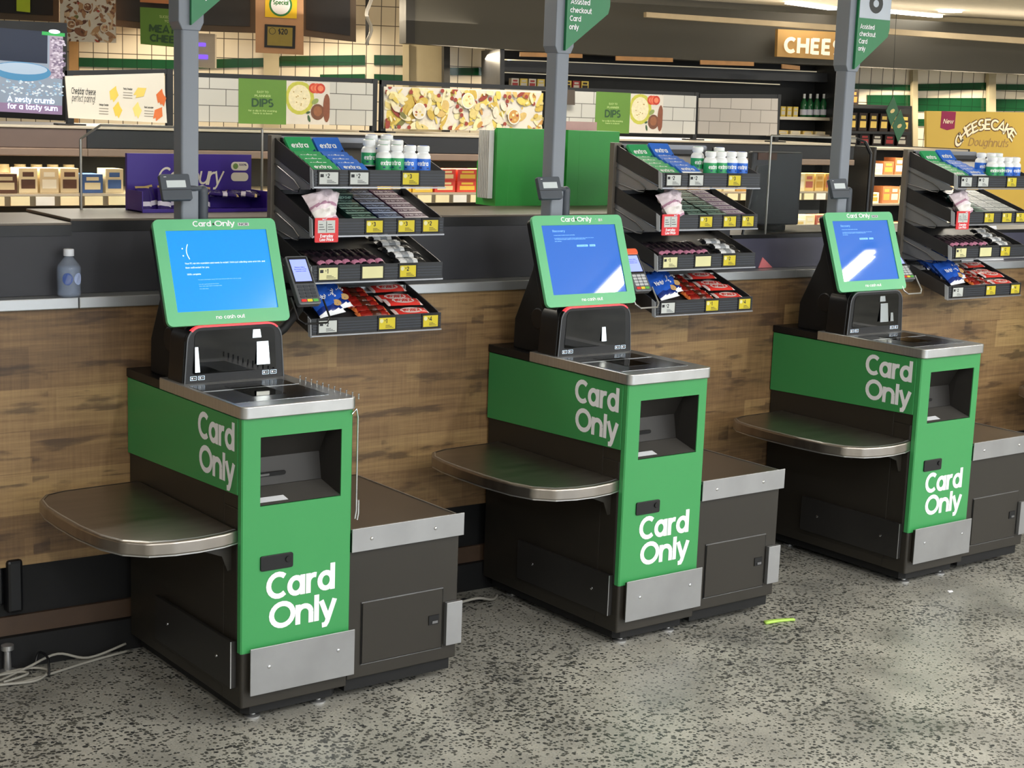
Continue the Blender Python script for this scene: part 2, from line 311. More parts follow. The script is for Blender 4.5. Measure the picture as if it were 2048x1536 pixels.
def disc(mb, cx, cy, rx, ry, m, T, z=.0004, n=24, a=0):
    ca, sa = math.cos(a), math.sin(a)
    mb.poly([(cx + rx * math.cos(t) * ca - ry * math.sin(t) * sa, cy + rx * math.cos(t) * sa + ry * math.sin(t) * ca, z) for t in [2 * PI * i / n for i in range(n)]], m, T)

# pixel -> point helpers, used only to find where a thing stands in the room
def ray(u, v): return CR @ Vector(((u - 1024) / FPX, 1, -(v - 768) / FPX))
def on(u, v, P0, N_):
    q = ray(u, v); N_ = Vector(N_); return CAMP + q * ((Vector(P0) - CAMP).dot(N_) / q.dot(N_))
def at_y(u, v, y): return on(u, v, (0, y, 0), (0, 1, 0))

# ------------------------------------------------------------------ the setting
f = MB().box(-8, 18, -10, 16, -.1, 0, FLOOR).build('floor'); tag(f, None, None, kind='structure')
CEILM = mat('ceiling_tile_white', 'f0e6d2', .8, noise=.05)
f = MB().box(-8, 18, -10, 16, CEIL, CEIL + .1, CEILM).build('ceiling'); tag(f, None, None, kind='structure')
SHOPW = mat('shopfront_wall_paint', 'cfcdc6', .7, noise=.04)
tag(MB().box(-8, 18, -10.2, -10, 0, CEIL, SHOPW).build('wall_front'), None, None, kind='structure')
GLOW = mat('added_panel_glow', 'e8f2ff', .3, em=2.6, noise=0)
for i in range(7):  # unseen glowing panels, added for scanner reflections and front fill
    x0 = -1.4 + i * 2.3
    o = MB().box(x0, x0 + 2.0, -9.98, -9.97, .35, 2.82, GLOW).box(x0 - .05, x0, -9.99, -9.92, .3, 2.86, BLACK).box(x0 + 2.0, x0 + 2.05, -9.99, -9.92, .3, 2.86, BLACK).build('added_glow_panel_%d' % (i + 1)); o['kind'] = 'structure'
tag(MB().box(-8.2, -8, -10, 16, 0, CEIL, SHOPW).build('wall_left'), None, None, kind='structure')
tag(MB().box(18, 18.2, -10, 16, 0, CEIL, SHOPW).build('wall_right'), None, None, kind='structure')

LAMP = mat('lit_tube_diffuser', 'fff7e8', .4, em=14, noise=0)
ALU = mat('painted_lamp_tray', 'dddbd4', .5, noise=.03)
for i, (tx, ty) in enumerate(TUBES):
    if tx < 3: continue
    t = thing('ceiling_light', (tx, ty, CEIL), 0, f"long white ceiling tube light in front of the checkouts, reflected in {'the middle screen' if i == 4 else 'the far screen' if i == 5 else 'no screen, further right'}", 'ceiling light', 'tube lights over the checkout floor')
    MB().box(-.07, .07, -2.7, 2.7, -.04, 0, ALU).build('tray', t); MB().box(-.05, .05, -2.68, 2.68, -.06, -.04, LAMP).build('diffuser', t)

# ------------------------------------------------------------------ self-checkout kiosk
ROD = mat('chrome_rod', 'd5d7da', .15, 1, noise=.03)
SCRB = mat('blue_error_screen', '1780ea', .12, em=.72, noise=0, coat=.3)
SCRR = mat('blue_recovery_screen', '2a62bc', .02, em=.52, noise=0, coat=1)
SCRT = mat('lilac_terminal_screen', '8f9df0', .15, em=.75, noise=0)
SCRW = mat('screen_white_text', 'd8ecff', .3, em=.8, noise=0)
SCRL = mat('screen_pale_text', '7fbdf6', .3, em=.75, noise=0)
SCRN = mat('screen_navy_text', '3a48a8', .3, em=.3, noise=0)
REDL = mat('red_status_light', 'ff3b44', .3, em=1.1, noise=0)
GREYL = mat('unlit_status_strip', '55585c', .4)
BEZG = mat('green_screen_bezel', '62b884', .35, noise=.02)
TRAYD = mat('scanner_bed_steel', '6f7479', .2, .95, noise=.12, scale=40)
KEY = mat('grey_key', 'b9bcc0', .5); KR = mat('red_key', 'd8332e', .5); KY = mat('yellow_key', 'e3c93a', .5); KG = mat('green_key', '5cab4e', .5)
ORNG = mat('orange_terminal_cap', 'ee6a45', .4)
TERM = mat('terminal_grey_shell', '63676c', .35, .3)
BAGT = mat('bagging_tray_metal', '736b64', .3, .7, noise=.15, scale=20)
STICK = mat('paper_sticker', 'c9ccd2', .6)
LCD = mat('pale_lcd', 'c5ced2', .4, noise=.03)
SHELFM = mat('bag_shelf_steel', 'a39d97', .33, 1, noise=.16, scale=25, ani=(1, 5, 1))

def chaikin(P, n=3, closed=True):
    for _ in range(n):
        Q = []
        for i in range(len(P)):
            a, b = Vector(P[i]), Vector(P[(i + 1) % len(P)])
            Q += [tuple(a * .75 + b * .25), tuple(a * .25 + b * .75)]
        P = Q
    return P
def label_side(mb, T):
    put_text(mb, 'Card', 0, .097, .080, WHITE, T, .195, width=.232)
    put_text(mb, 'Only', .008, 0, .080, WHITE, T, .195, width=.222)
def make_kiosk(idx, label, x, y, rz, shelf_y=0):
    k = thing('self_checkout_kiosk', (x, y, 0), rz, label, 'self-checkout', 'self-checkout kiosks along the timber counter')
    W, D = .36, .77
    # body: hollow where the note slot recess sits
    b = MB()
    b.box(.004, W - .004, .115, D, .085, .90, BODY); b.prism([(.02, .02), (W - .02, .02), (W - .004, .036), (W - .004, .116), (.004, .116), (.004, .036)], .085, .640, BODY)
    b.prism([(.008, .003), (W - .008, .003), (W - .003, .008), (W - .003, .12), (.003, .12), (.003, .008)], .055, .2195, BODY); b.box(.004, W - .004, .12, D, .055, .09, BODY)
    b.box(.004, .056, .022, .116, .64, .90, BODY); b.box(.325, W - .004, .022, .116, .64, .90, BODY); b.box(.056, .325, .022, .116, .855, .90, BODY)
    b.build('cabinet_body', k, bevel=.003)
    MB().prism([(.045, .03), (W - .04, .03), (W - .02, .05), (W - .02, D - .03), (.025, D - .03), (.025, .05)], .022, .055, BLACKM).build('plinth', k)
    for (fx, fy) in ((.07, .06), (W - .07, .06), (.07, D - .1), (W - .07, D - .1)):
        MB().lathe([(.024, 0), (.024, .006), (.01, .010), (.008, .028)], STEEL, Matrix.Translation((fx, fy, 0)), 16).build('levelling_foot', k, 'auto')
    # green side panel
    sp = MB().prism([(.024, .683), (.024, .902), (D, .902), (D, .66)], -.002, .006, GREEN, 'x').build('side_panel', k, bevel=.001)
    T = frameT((-.0024, .268, .709), (0, -1, 0), (0, 0, 1)); m = MB(); label_side(m, T); m.build('lettering', sp)
    # green front door with wrap-round edge
    d = MB(); z0, z1 = .2205, .903
    d.prism([(0, .022), (0, .004), (.004, 0), (.058, 0), (.058, .022)], z0, z1, GREEN); d.prism([(.322, 0), (W - .004, 0), (W, .004), (W, .022), (.322, .022)], z0, z1, GREEN)
    d.box(.058, .322, 0, .022, z0, .648, GREEN); d.box(.058, .322, 0, .022, .848, z1, GREEN)
    door = d.build('front_door', k)
    T = frameT((.080, -.0004, .279), (1, 0, 0), (0, 0, 1)); m = MB()
    put_text(m, 'Card', 0, .090, .079, WHITE, T, .195, width=.230); put_text(m, 'Only', .010, 0, .079, WHITE, T, .195, width=.222); m.build('lettering', door)
    m = MB().prism(rrect(.059, .164, .458, .502, .006), -.005, .004, BLACK, 'y'); m.lathe([(.009, 0), (.009, .004)], BLACKM, frameT((.147, -.005, .484), (1, 0, 0), (0, 0, 1)), 12); m.build('door_lock', k, bevel=.001)
    # recess
    m = MB(); IN = mat('recess_dark_plastic', '211f1d', .45)
    m.poly([(.058, .004, .848), (.322, .004, .848), (.31, .06, .84), (.07, .06, .84)], IN)
    m.poly([(.07, .06, .84), (.31, .06, .84), (.305, .10, .765), (.075, .10, .765)], IN); m.poly([(.075, .10, .765), (.305, .10, .765), (.305, .085, .685), (.075, .085, .685)], IN)
    m.poly([(.058, .004, .848), (.07, .06, .84), (.075, .10, .765), (.075, .085, .685), (.058, .004, .652)], IN); m.poly([(.322, .004, .848), (.31, .06, .84), (.305, .10, .765), (.305, .085, .685), (.322, .004, .652)], IN)
    rc = m.build('note_recess', k)
    lp = MB().poly([(.058, .002, .650), (.322, .002, .650), (.305, .085, .684), (.075, .085, .684)], mat('recess_sill_metal', '5a5855', .35, .5)).build('sill', rc)
    MB().poly([(.064, .012, .6555), (.155, .012, .6555), (.150, .034, .6645), (.066, .034, .6645)], STICK).build('sticker', rc)
    m = MB(); Ts = frameT((.14, .0855, .718), (1, 0, 0), (0, -.18, 1)); m.prism(rrect(-.055, .045, -.006, .006, .005), 0, .004, BLACKM, 'z', Ts); m.prism(rrect(-.05, -.01, -.003, .003, .002), .004, .006, STEELD, 'z', Ts); m.build('slot', rc)
    # kick plates
    def plate(name, poly, a, b_, ax, mt, screws):
        p = MB().prism(poly, a, b_, mt, ax).build(name, k, bevel=.0012)
        for s in screws:
            if ax == 'y': Tm = frameT((s[0], a, s[1]), (1, 0, 0), (0, 0, 1))
            else: Tm = frameT((a, s[0], s[1]), (0, -1, 0), (0, 0, 1))
            MB().lathe([(.0055, 0), (.005, .002), (.003, .003)], ROD, Tm, 12).build('screw', p, 'auto')
    plate('kick_plate', [(.022, .096), (.369, .096), (.369, .237), (.022, .237)], -.018, -.0145, 'y', KICK, [(.082, .175), (.312, .182)])
    plate('kick_plate', [(.033, .112), (.54, .112), (.54, .252), (.033, .252)], -.016, -.004, 'x', KICKD, [(.12, .185), (.45, .185)])
    MB().box(-.0162, .002, .0318, .0338, .112, .252, KICKD).box(-.0168, -.0138, .0312, .0322, .112, .252, STEEL).build('plate_edge', k)
    MB().box(.03, .36, -.015, .0, .10, .23, BODY).build('kick_plate_spacer', k)
    # steel top and black rear deck
    top = MB().prism(rrect(-.006, W + .006, -.014, .527, (.022, .022, 0, 0)), .905, .941, STEEL).build('steel_top', k, 'auto', bevel=.003, seg=3)
    m = MB().prism(rrect(.004, .31, .05, .345, .004), .9405, .9422, TRAYD); m.build('scanner_bed', top, bevel=.0008)
    m = MB().prism(rrect(.097, .205, .12, .305, .006), .9424, .9430, GLASSB); m.build('scanner_glass', top)
    MB().box(-.002, .316, .242, .244, .9424, .9432, STEEL).build('bed_seam', top)
    MB().box(-.004, W + .004, .528, D + .004, .905, .932, BLACK).build('rear_deck', k, bevel=.002)
    # scanner housing
    HP = rrect(.008, .345, .932, 1.112, (.004, .004, .045, .045)); n = len(HP)
    def sl(P, t, z0_=.932, z1_=1.112):
        out = []
        for (px, pz) in P:
            q = (pz - z0_) / (z1_ - z0_); out.append((.1765 + (px - .1765) * (1 - .075 * q), pz))
        return out
    HP = sl(HP, 0)
    h = MB().prism(HP, .40, .50, BLACK, 'y').build('scanner_housing', k, 'auto', bevel=.006)
    HS = [(p[0], p[1]) for p in HP]
    def inset(P, dd): c0 = (.1765, 1.02); return [(c0[0] + (p[0] - c0[0]) * (1 - dd / .17), c0[1] + (p[1] - c0[1]) * (1 - dd / .09)) for p in P]
    # status light: ribbon round the front face
    strip = REDL if idx in (1, 2) else GREYL
    A, B = HS, inset(HS, .004); m = MB()
    for i in range(len(A) - 1):
        mid = (A[i][1] + A[i + 1][1]) / 2
        mt = strip if mid > 1.095 else GREYL
        if abs(A[i][1] - A[i + 1][1]) < 1e-4 and mid < .95: continue
        m.poly([(A[i][0], .3855, A[i][1]), (A[i + 1][0], .3855, A[i + 1][1]), (B[i + 1][0], .385, B[i + 1][1]), (B[i][0], .385, B[i][1])], mt)
        m.poly([(A[i][0], .3855, A[i][1]), (A[i + 1][0], .3855, A[i + 1][1]), (A[i + 1][0], .400, A[i + 1][1]), (A[i][0], .400, A[i][1])], mt if mt is REDL else BLACK)
    m.poly([(A[-1][0], .3855, A[-1][1]), (A[0][0], .3855, A[0][1]), (B[0][0], .385, B[0][1]), (B[-1][0], .385, B[-1][1])], GREYL)
    m.build('status_light', h)
    fr = MB().prism(inset(HS, .0045), .386, .399, BLACK, 'y').build('front_frame', h)
    m = MB(); gz = sl(rrect(.034, .318, .968, 1.098, (.006, .006, .02, .02)), 0)
    m.poly([(p[0], .3845 + (p[1] - .94) * .0, p[1]) for p in gz], GLASSB); m.build('scanner_window', h)
    MIR = mat('added_reflector', 'dfe4e2', .14, 1, noise=0)  # reflector facets added before the glass to catch bright reflections
    for (a0, b0, z0_, z1_) in {1: [(.245, .290, .985, 1.055), (.232, .262, 1.068, 1.093), (.040, .056, .975, 1.05)], 2: [(.200, .222, .985, 1.035)], 3: [(.195, .245, .985, 1.06), (.262, .282, .985, 1.02), (.19, .225, 1.068, 1.09)], 4: [(.2, .24, .98, 1.05)]}[idx]:
        MB().poly([(a0, .3838 - .10 * (z1_ - z0_), z0_), (b0, .3838 - .10 * (z1_ - z0_), z0_), (b0 - .003, .3838, z1_), (a0 + .003, .3838, z1_)], MIR).build('added_reflector', h)
    m = MB()
    for (u0, u1) in ((.028, .048), (.054, .074), (.268, .290), (.296, .316)):      # pictogram boxes
        Tm = frameT((0, .3838, 0), (1, 0, 0), (0, 0, 1)); z = .951 + (0 if u0 < .1 else .002)
        for q in ribbon([(u0, z), (u1, z), (u1, z + .011), (u0, z + .011)], .0011, True): m.poly([(a, b_, 0) for a, b_ in q], SCRW, Tm)
        rectd(m, u0 + .003, u0 + .009, z + .003, z + .008, WHITE, Tm, 0); rectd(m, u0 + .012, u1 - .003, z + .0045, z + .0065, WHITE, Tm, 0)
    m.build('pictogram_label', h)
    # tower behind the housing, carrying the screen
    m = MB().prism([(.445, .932), (.672, .932), (.668, 1.04), (.575, 1.225), (.545, 1.36), (.50, 1.36), (.425, 1.13)], .03, .325, BLACKM, 'x')
    tw = m.build('tower', k, bevel=.006)
    MB().lathe([(.038, 0), (.038, .002), (.034, .004)], BLACK, frameT((.03, .53, 1.055), (0, -1, 0), (0, 0, 1)), 24).build('cover_disc', tw)
    # screen
    TM = frameT((.168, .398, 1.113), (1, 0, 0), (0, math.sin(R(19.83)), math.cos(R(19.83))))
    mon = MB().prism(rrect(-.199, .199, .006, .320, .016), -.040, -.006, BLACK, 'z', TM).build('monitor', k, bevel=.004)
    B_ = rrect(-.2035, .2035, 0, .3255, .018)
    ou, inn = B_, rrect(-.1665, .1685, .0425, .2905, .001); m = MB()
    n = len(ou); vs = [(p[0], p[1], .0) for p in ou] + [(p[0], p[1], .0) for p in inn] + [(p[0], p[1], -.012) for p in ou] + [(p[0], p[1], -.004) for p in inn]
    fs = []
    for i in range(n):
        j = (i + 1) % n; fs += [(i, j, n + j, n + i), (2 * n + i, 2 * n + j, j, i), (n + i, n + j, 3 * n + j, 3 * n + i)]
    m.add(vs, fs, BEZG, TM); m.poly([(p[0], p[1], -.012) for p in ou], BLACK, TM); m.build('bezel', mon)
    m = MB(); SC = SCRB if idx == 1 else SCRR
    rectd(m, -.1665, .1685, .0425, .2905, SC, TM, -.0035)
    z = -.003
    if idx == 1:
        disc(m, -.120, .236, .0022, .0022, SCRW, TM, z, 10); disc(m, -.120, .214, .0022, .0022, SCRW, TM, z, 10)
        for q in ribbon([(-.101 - .007 * math.sin(PI * i / 10), .249 - .046 * i / 10) for i in range(11)], .0025, False): m.poly([(a, b_, z) for a, b_ in q], SCRW, TM)
        put_text(m, "Your PC ran into a problem and needs to restart. We're just collecting some error info. and", -.119, .1875, .0052, SCRW, TM, .12, width=.268, z=z)
        put_text(m, "then we'll restart for you.", -.119, .1745, .0052, SCRW, TM, .12, width=.078, z=z)
        put_text(m, "100% complete", -.117, .154, .0052, SCRW, TM, .12, width=.045, z=z)
        put_text(m, "For more information about this issue and possible fixes visit our page", -.084, .138, .0026, SCRL, TM, .14, width=.143, z=z)
        put_text(m, "If you call a support person give them this info:", -.084, .124, .0026, SCRL, TM, .14, width=.066, z=z)
        put_text(m, "Stop code: page fault in nonpaged area", -.084, .118, .0026, SCRL, TM, .14, width=.075, z=z); put_text(m, "What failed: sensor", -.084, .110, .0026, SCRL, TM, .14, width=.03, z=z)
    else:
        put_text(m, "Recovery", -.120, .266, .0085, SCRL, TM, .1, width=.056, z=z)
        put_text(m, "It looks like it didn't load correctly", -.117, .2535, .0032, SCRL, TM, .14, width=.094, z=z)
        put_text(m, "If you'd like to restart and try again choose restart my PC below otherwise choose", -.117, .2425, .0030, SCRL, TM, .14, width=.178, z=z)
        put_text(m, "see advanced repair options for troubleshooting tools", -.117, .2385, .0030, SCRL, TM, .14, width=.14, z=z); put_text(m, "and settings", -.117, .232, .0030, SCRL, TM, .14, width=.03, z=z)
        rectd(m, -.022, .028, .212, .219, SCRL, TM, z); rectd(m, .036, .062, .212, .219, SCRL, TM, z)
        put_text(m, "Advanced options", -.020, .2135, .004, SCRR, TM, .14, width=.044, z=z + .0003); put_text(m, "Restart", .038, .2135, .004, SCRR, TM, .14, width=.021, z=z + .0003)
    m.build('screen', mon)
    m = MB(); put_text(m, 'Card', -.076, .302, .0175, WHITE, TM, .17, width=.062, z=.0006); put_text(m, 'Only', -.004, .302, .0175, WHITE, TM, .17, width=.068, z=.0006)
    disc(m, -.008, .309, .0035, .0035, BLACK, TM, .0007, 12)
    put_text(m, 'no cash out', -.046, .016, .0115, WHITE, TM, .18, width=.096, z=.0006)
    if idx != 2: rectd(m, .074, .112, .302, .312, STICK, TM, .0005); put_text(m, 'NCR', .078, .3035, .007, GREYD, TM, .2, width=.03, z=.0007)
    else: rectd(m, .094, .104, .302, .312, STICK, TM, .0005); rectd(m, .107, .112, .303, .312, STICK, TM, .0005); rectd(m, .080, .084, .309, .311, STICK, TM, .0005)
    m.build('lettering', mon)
    # card terminal on its arm
    ang = {1: 35, 2: 35, 3: 45, 4: 35}[idx]
    o3 = {1: (.403, .398, 1.160), 2: (.385, .42, 1.150), 3: (.362, .41, 1.150), 4: (.403, .398, 1.16)}[idx]
    TT = frameT(o3, (1, 0, 0), (0, math.sin(R(ang)), math.cos(R(ang))))
    t = MB().prism(rrect(0, .080, 0, .172, .008), -.022, 0, TERM, 'z', TT).build('card_terminal', k, bevel=.003)
    if idx in (2, 3):
        MB().prism(rrect(-.001, .081, .150, .176, .010), -.024, .002, ORNG, 'z', TT).build('terminal_cap', t, bevel=.003, label='orange terminal cap')
    m = MB(); rectd(m, .006, .074, .072, .166 if idx == 1 else .149, BLACKM, TT, .0006); rectd(m, .011, .069, .080, .158 if idx == 1 else .146, SCRT, TT, .0010)
    put_text(m, 'Please follow', .022, .128, .004, SCRN, TT, .16, width=.036, z=.0013); put_text(m, 'the prompts on the', .018, .121, .004, SCRN, TT, .16, width=.044, z=.0013); put_text(m, 'checkout screen', .021, .114, .004, SCRN, TT, .16, width=.038, z=.0013)
    m.build('terminal_screen', t)
    m = MB()
    for r_ in range(4):
        for c_ in range(3):
            m.prism(rrect(.010 + c_ * .021, .028 + c_ * .021, .022 + r_ * .012, .031 + r_ * .012, .002, 2), 0, .0018, mat('charcoal_key', '3b3f46', .5) if idx == 1 else KEY, 'z', TT)
    for c_, kk in enumerate((KR, KY, KG)): m.prism(rrect(.010 + c_ * .021, .028 + c_ * .021, .008, .017, .002, 2), 0, .0018, kk, 'z', TT)
    m.build('keypad', t)
    P0 = Vector(o3); lc = BLACK if idx in (1,) else STEEL
    m = MB(); q = [(P0.x - .02, P0.y + .02, P0.z + .02), (P0.x - .012, P0.y - .015, P0.z - .045), (P0.x + .004, P0.y - .025, P0.z - .058), (P0.x + .085, P0.y - .025, P0.z - .058), (P0.x + .10, P0.y - .015, P0.z - .045), (P0.x + .095, P0.y + .02, P0.z + .01)]
    m.tube(q, .0032, lc, 8); m.build('terminal_guard_loop', k, 'auto')
    m = MB(); m.tube([(P0.x + .04, P0.y + .06, P0.z + .03), (P0.x + .05, P0.y + .10, P0.z - .03), (P0.x + .01, P0.y + .12, P0.z - .09), (.335, .50, 1.03), (.31, .52, 1.02)], .017, BLACKM, 12); m.build('terminal_arm', k, 'auto')
    # bag shelf on the left side
    P = [(.001, .022), (-.05, .004), (-.13, -.006), (-.20, -.002), (-.27, .018), (-.325, .07), (-.355, .15), (-.371, .28), (-.373, .42), (-.368, .53), (-.352, .61), (-.315, .665), (-.25, .688), (-.12, .695), (.001, .700)]
    P2 = [P[0], P[0]] + chaikin(P, 2)[2:-2] + [P[-1], P[-1]]
    PP = [P[0]] + [tuple(Vector(P[i]) * .75 + Vector(P[i + 1]) * .25) for i in range(0)] + P[1:-1] + [P[-1]]
    Q = [P[0]]
    for i in range(1, len(P) - 1): a, b0, c0 = Vector(P[i - 1]), Vector(P[i]), Vector(P[i + 1]); Q += [tuple(b0 * .8 + a * .2), tuple(b0), tuple(b0 * .8 + c0 * .2)]
    Q.append(P[-1])
    sh_ = MB().prism(Q, .5435, .583, SHELFM).build('bag_shelf', k, 'auto', bevel=.006, seg=3)
    ed = MB()
    for i in range(len(Q) - 1):
        a, b0 = Vector(Q[i]), Vector(Q[i + 1]); d = (b0 - a).normalized(); nn = Vector((-d.y, d.x)) * -.0015
        if i == 0: p0 = a + nn
        d2 = (Vector(Q[min(i + 2, len(Q) - 1)]) - b0); d2 = d2.normalized() if d2.length > 0 else d; n2 = (Vector((-d.y, d.x)) + Vector((-d2.y, d2.x))).normalized() * -.0015; p1 = b0 + n2
        ed.add([(p0.x, p0.y, .542), (p1.x, p1.y, .542), (p1.x, p1.y, .580), (p0.x, p0.y, .580)], [(0, 1, 2, 3)], STEEL)
        q0, q1 = p0 * 1, p1 * 1; c_ = Vector((-.15, .35)); q0 += (c_ - q0).normalized() * .012; q1 += (c_ - q1).normalized() * .012
        ed.add([(p0.x, p0.y, .580), (p1.x, p1.y, .580), (q1.x, q1.y, .5845), (q0.x, q0.y, .5845)], [(0, 1, 2, 3)], STEEL); p0 = p1
    ed.build('rolled_edge', sh_, True)
    for yy in (.06, .30):
        MB().prism([(0, .541), (0, .455), (-.012, .455), (-.03, .50), (-.10, .528), (-.14, .541)], yy, yy + .004, BODY, 'y').build('shelf_bracket', k)
    # bagging module on the right
    m = MB().box(W + .002, .762, .014, .63, .068, .47, BODY).build('bagging_module', k, bevel=.003)
    MB().box(W + .004, .748, .03, .60, .028, .068, BLACKM).build('module_plinth', m)
    m2 = MB().box(W + .002, .768, -.004, .0, .4695, .541, KICK).build('front_strip', m, bevel=.001)
    for sx in (.43, .66): MB().lathe([(.006, 0), (.005, .002), (.003, .003)], ROD, frameT((sx, -.004, .505), (1, 0, 0), (0, 0, 1)), 12).build('screw', m2, 'auto')
    MB().box(W + .002, .766, .0, .64, .47, .528, BLACK).build('tray_rim', m)
    MB().box(W + .004, .745, .008, .60, .5285, .536, BAGT).build('weigh_tray', m, bevel=.002)
    MB().box(W + .004, .748, .004, .010, .528, .5385, STEEL).build('tray_edge', m); MB().box(.743, .748, .004, .60, .528, .5385, STEEL).build('tray_edge', m)
    hd = MB().box(.412, .703, .009, .014, .112, .303, BODY).build('hatch', m, bevel=.001)
    e = MB(); e.box(.408, .706, .0105, .0135, .301, .3055, STEELD); e.box(.408, .706, .0105, .0135, .108, .110, STEELD); e.box(.4085, .410, .0105, .0135, .108, .304, BLACKM); e.box(.7045, .7065, .0105, .0135, .108, .304, BLACKM); e.build('hatch_surround', m)
    m3 = MB().box(.652, .690, .006, .0095, .192, .222, BLACKM); m3.box(.664, .684, .004, .007, .196, .204, STEELD); m3.build('latch', hd) if False else m3.build('hatch_latch', m)
    MB().box(.712, .771, -.004, .012, .118, .257, KICK).build('corner_plate', m, bevel=.001)
    # pins and rod
    if idx == 1:
        for i in range(11):
            yy = .30 - i * .034
            MB().lathe([(.0022, 0), (.0022, .012), (.003, .013), (.0025, .016)], ROD, Matrix.Translation((.352, yy, .940)), 8).build('pin', top, 'auto')
        MB().tube([(.352, -.006, .89), (.366, -.006, .905), (.372, -.006, .88), (.372, -.006, .60), (.368, -.006, .575), (.376, -.006, .570), (.380, -.006, .59), (.380, -.006, .63)], .0028, ROD, 8).build('steel_rod', k, 'auto')
    # sign post standing on the rear deck
    p = MB().prism(rrect(.074, .132, .54, .60, .008), .93, 1.985, GREYP).build('sign_post', k, 'auto', bevel=.001)
    MB().prism([(.062, 1.999), (.074, 1.975), (.132, 1.975), (.144, 1.999), (.144, 2.62), (.062, 2.62)], .535, .605, GREYP, 'y').build('post_head', p, bevel=.003)
    sx, sz = .097, 1.985
    if idx > 1:
        sgn = MB().prism([(sx, sz), (sx + .185, sz + .135), (sx + .192, sz + .16), (sx + .192, 2.60), (sx, 2.60)], .522, .534, mat('sign_green', '1f7a4a', .35), 'y')
        T = frameT((sx, .5215, sz), (1, 0, 0), (0, 0, 1))
        sgn.poly([(.004, .20, 0.0006), (.19, .20, .0006), (.19, .6, .0006), (.004, .6, .0006)], mat('sign_pale_grey', 'b9c2cf', .4), T)
        sgn = sgn.build('lane_sign', p)
        m = MB()
        for j, tx in enumerate(('Assisted', 'checkout', 'Card', 'only')): put_text(m, tx, .014 - .001 * j, .158 - .0285 * j, .0185, WHITE, T, .17, z=.0008)
        m.build('lettering', sgn); m = MB()
        DK = mat('sign_black', '16191c', .4)
        a0 = {2: (.10, .255), 3: (.10, .240), 4: (.10, .24)}[idx]
        put_text(m, {2: '7', 3: '8', 4: '9'}[idx], .10, .225, .12, DK, T, .2, align='c', z=.0010)
        m.build('lane_number', sgn)
    else:
        sgn = MB().prism([(sx, sz + .005), (sx + .185, sz + .16), (sx + .192, sz + .185), (sx + .192, 2.62), (sx, 2.62)], .522, .534, mat('sign_green', '1f7a4a', .35), 'y').build('lane_sign', p)
        m = MB(); T = frameT((sx, .5215, sz), (1, 0, 0), (0, 0, 1))
        for j, tx in enumerate(('only', 'Card', 'checkout', 'Assisted')): put_text(m, tx, .012, .083 + .0285 * j, .0185, WHITE, T, .17, z=.0008)
        m.build('lettering', sgn)
    cd_ = MB().tube([(.150, .555, .93), (.150, .555, 1.50)], .017, GREYD, 16)
    for j in range(1, 6): pass
    cd_.lathe([(.017, 0), (.016, .008), (.012, .014), (.004, .018)], GREYD, Matrix.Translation((.150, .555, 1.50)), 16)
    cd_ = cd_.build('display_pole', k, 'auto')
    TD = frameT((-.008, .49, 1.478), (1, -.05, 0.02), (0, .38, 1))
    m = MB().prism(rrect(0, .094, 0, .080, .006), -.018, 0, GREYD, 'z', TD); m.tube([(.085, .53, 1.51), (.15, .555, 1.508)], .009, GREYD, 10)
    dd = m.build('customer_display', k, bevel=.002)
    m = MB(); rectd(m, .018, .078, .038, .060, LCD, TD, .0006); rectd(m, 0, .094, .030, .0315, BLACKM, TD, .0006); rectd(m, .012, .02, .070, .072, STICK, TD, .0006); m.build('lcd', dd)
    if idx == 3 or idx == 2: MB().box(.0, .03, .46, .475, 1.21, 1.235, STICK).build('cable_clip', k)
    return k
K1 = make_kiosk(1, 'nearest green self-checkout, sad-face error screen and a row of metal pins along its steel top', 0, 0, 0)
K2 = make_kiosk(2, 'middle green self-checkout with recovery message screen and orange-topped card terminal', 1.3726, -.0585, R(-.2))
K3 = make_kiosk(3, 'far green self-checkout, lane sign showing a large black numeral above it', 2.807, -.111, R(-.2))
K4 = make_kiosk(4, 'self-checkout cut off at the edge, only its steel bag shelf showing beyond the far kiosk', 4.62, -.18, R(-.2))

# ------------------------------------------------------------------ service counter (frame of the counter: s along it, t away from the checkouts)
CA = math.atan(.04)
CO = Vector((0, .777, 0)); CS = Vector((math.cos(CA), -math.sin(CA), 0)); CT = Vector((math.sin(CA), math.cos(CA), 0))
def cf(s, t, z): return CO + CS * s + CT * t + Vector((0, 0, z))
LED = mat('worn_steel_ledge', 'b4b7ba', .34, .7, noise=.15, scale=15)
RIS = mat('charcoal_laminate', '303137', .5, noise=.05, scale=12)
TOPM = mat('grey_brown_worktop', '62594f', .4, noise=.08, scale=20)
c = thing('service_counter', tuple(CO), -CA, 'long checkout counter faced in reclaimed timber with a steel ledge and charcoal upstand', 'counter')
S0, S1 = -2.2, 7.5
MB().box(S0, S1, 0, .04, .332, 1.130, WOOD).build('timber_facing', c)
MB().box(S0, S1, .035, .10, .10, .33, BLACKM).build('recessed_panel', c)
MB().box(S0, S1, .02, .034, .105, .165, mat('dark_timber_board', '4a392c', .5, noise=.15)).build('timber_board', c)  # board in one plain dark brown
MB().box(S0, S1, .0, .05, .0, .104, BLACKM).build('toe_board', c)
for a, b_ in ((S0, -.16), (-.16, 1.0), (1.0, 2.9), (2.9, S1)):
    MB().box(a + .001, b_ - .001, -.022, .16, 1.129, 1.164, LED).build('steel_ledge', c, bevel=.003)
def riser(a, b_, t, z1, name='upstand'):
    m = MB().box(a, b_, t, t + .4, 1.165, z1 - .038, RIS); m.build(name, c)
    MB().box(a, b_, t - .006, t + .4, z1 - .040, z1 - .008, BLACK).build('upstand_cap', c)
    MB().box(a, b_, t - .008, t + .42, z1 - .008, z1, TOPM).build('worktop', c, bevel=.002)
riser(S0, -.16, .045, 1.388); riser(-.155, 2.60, .07, 1.398)
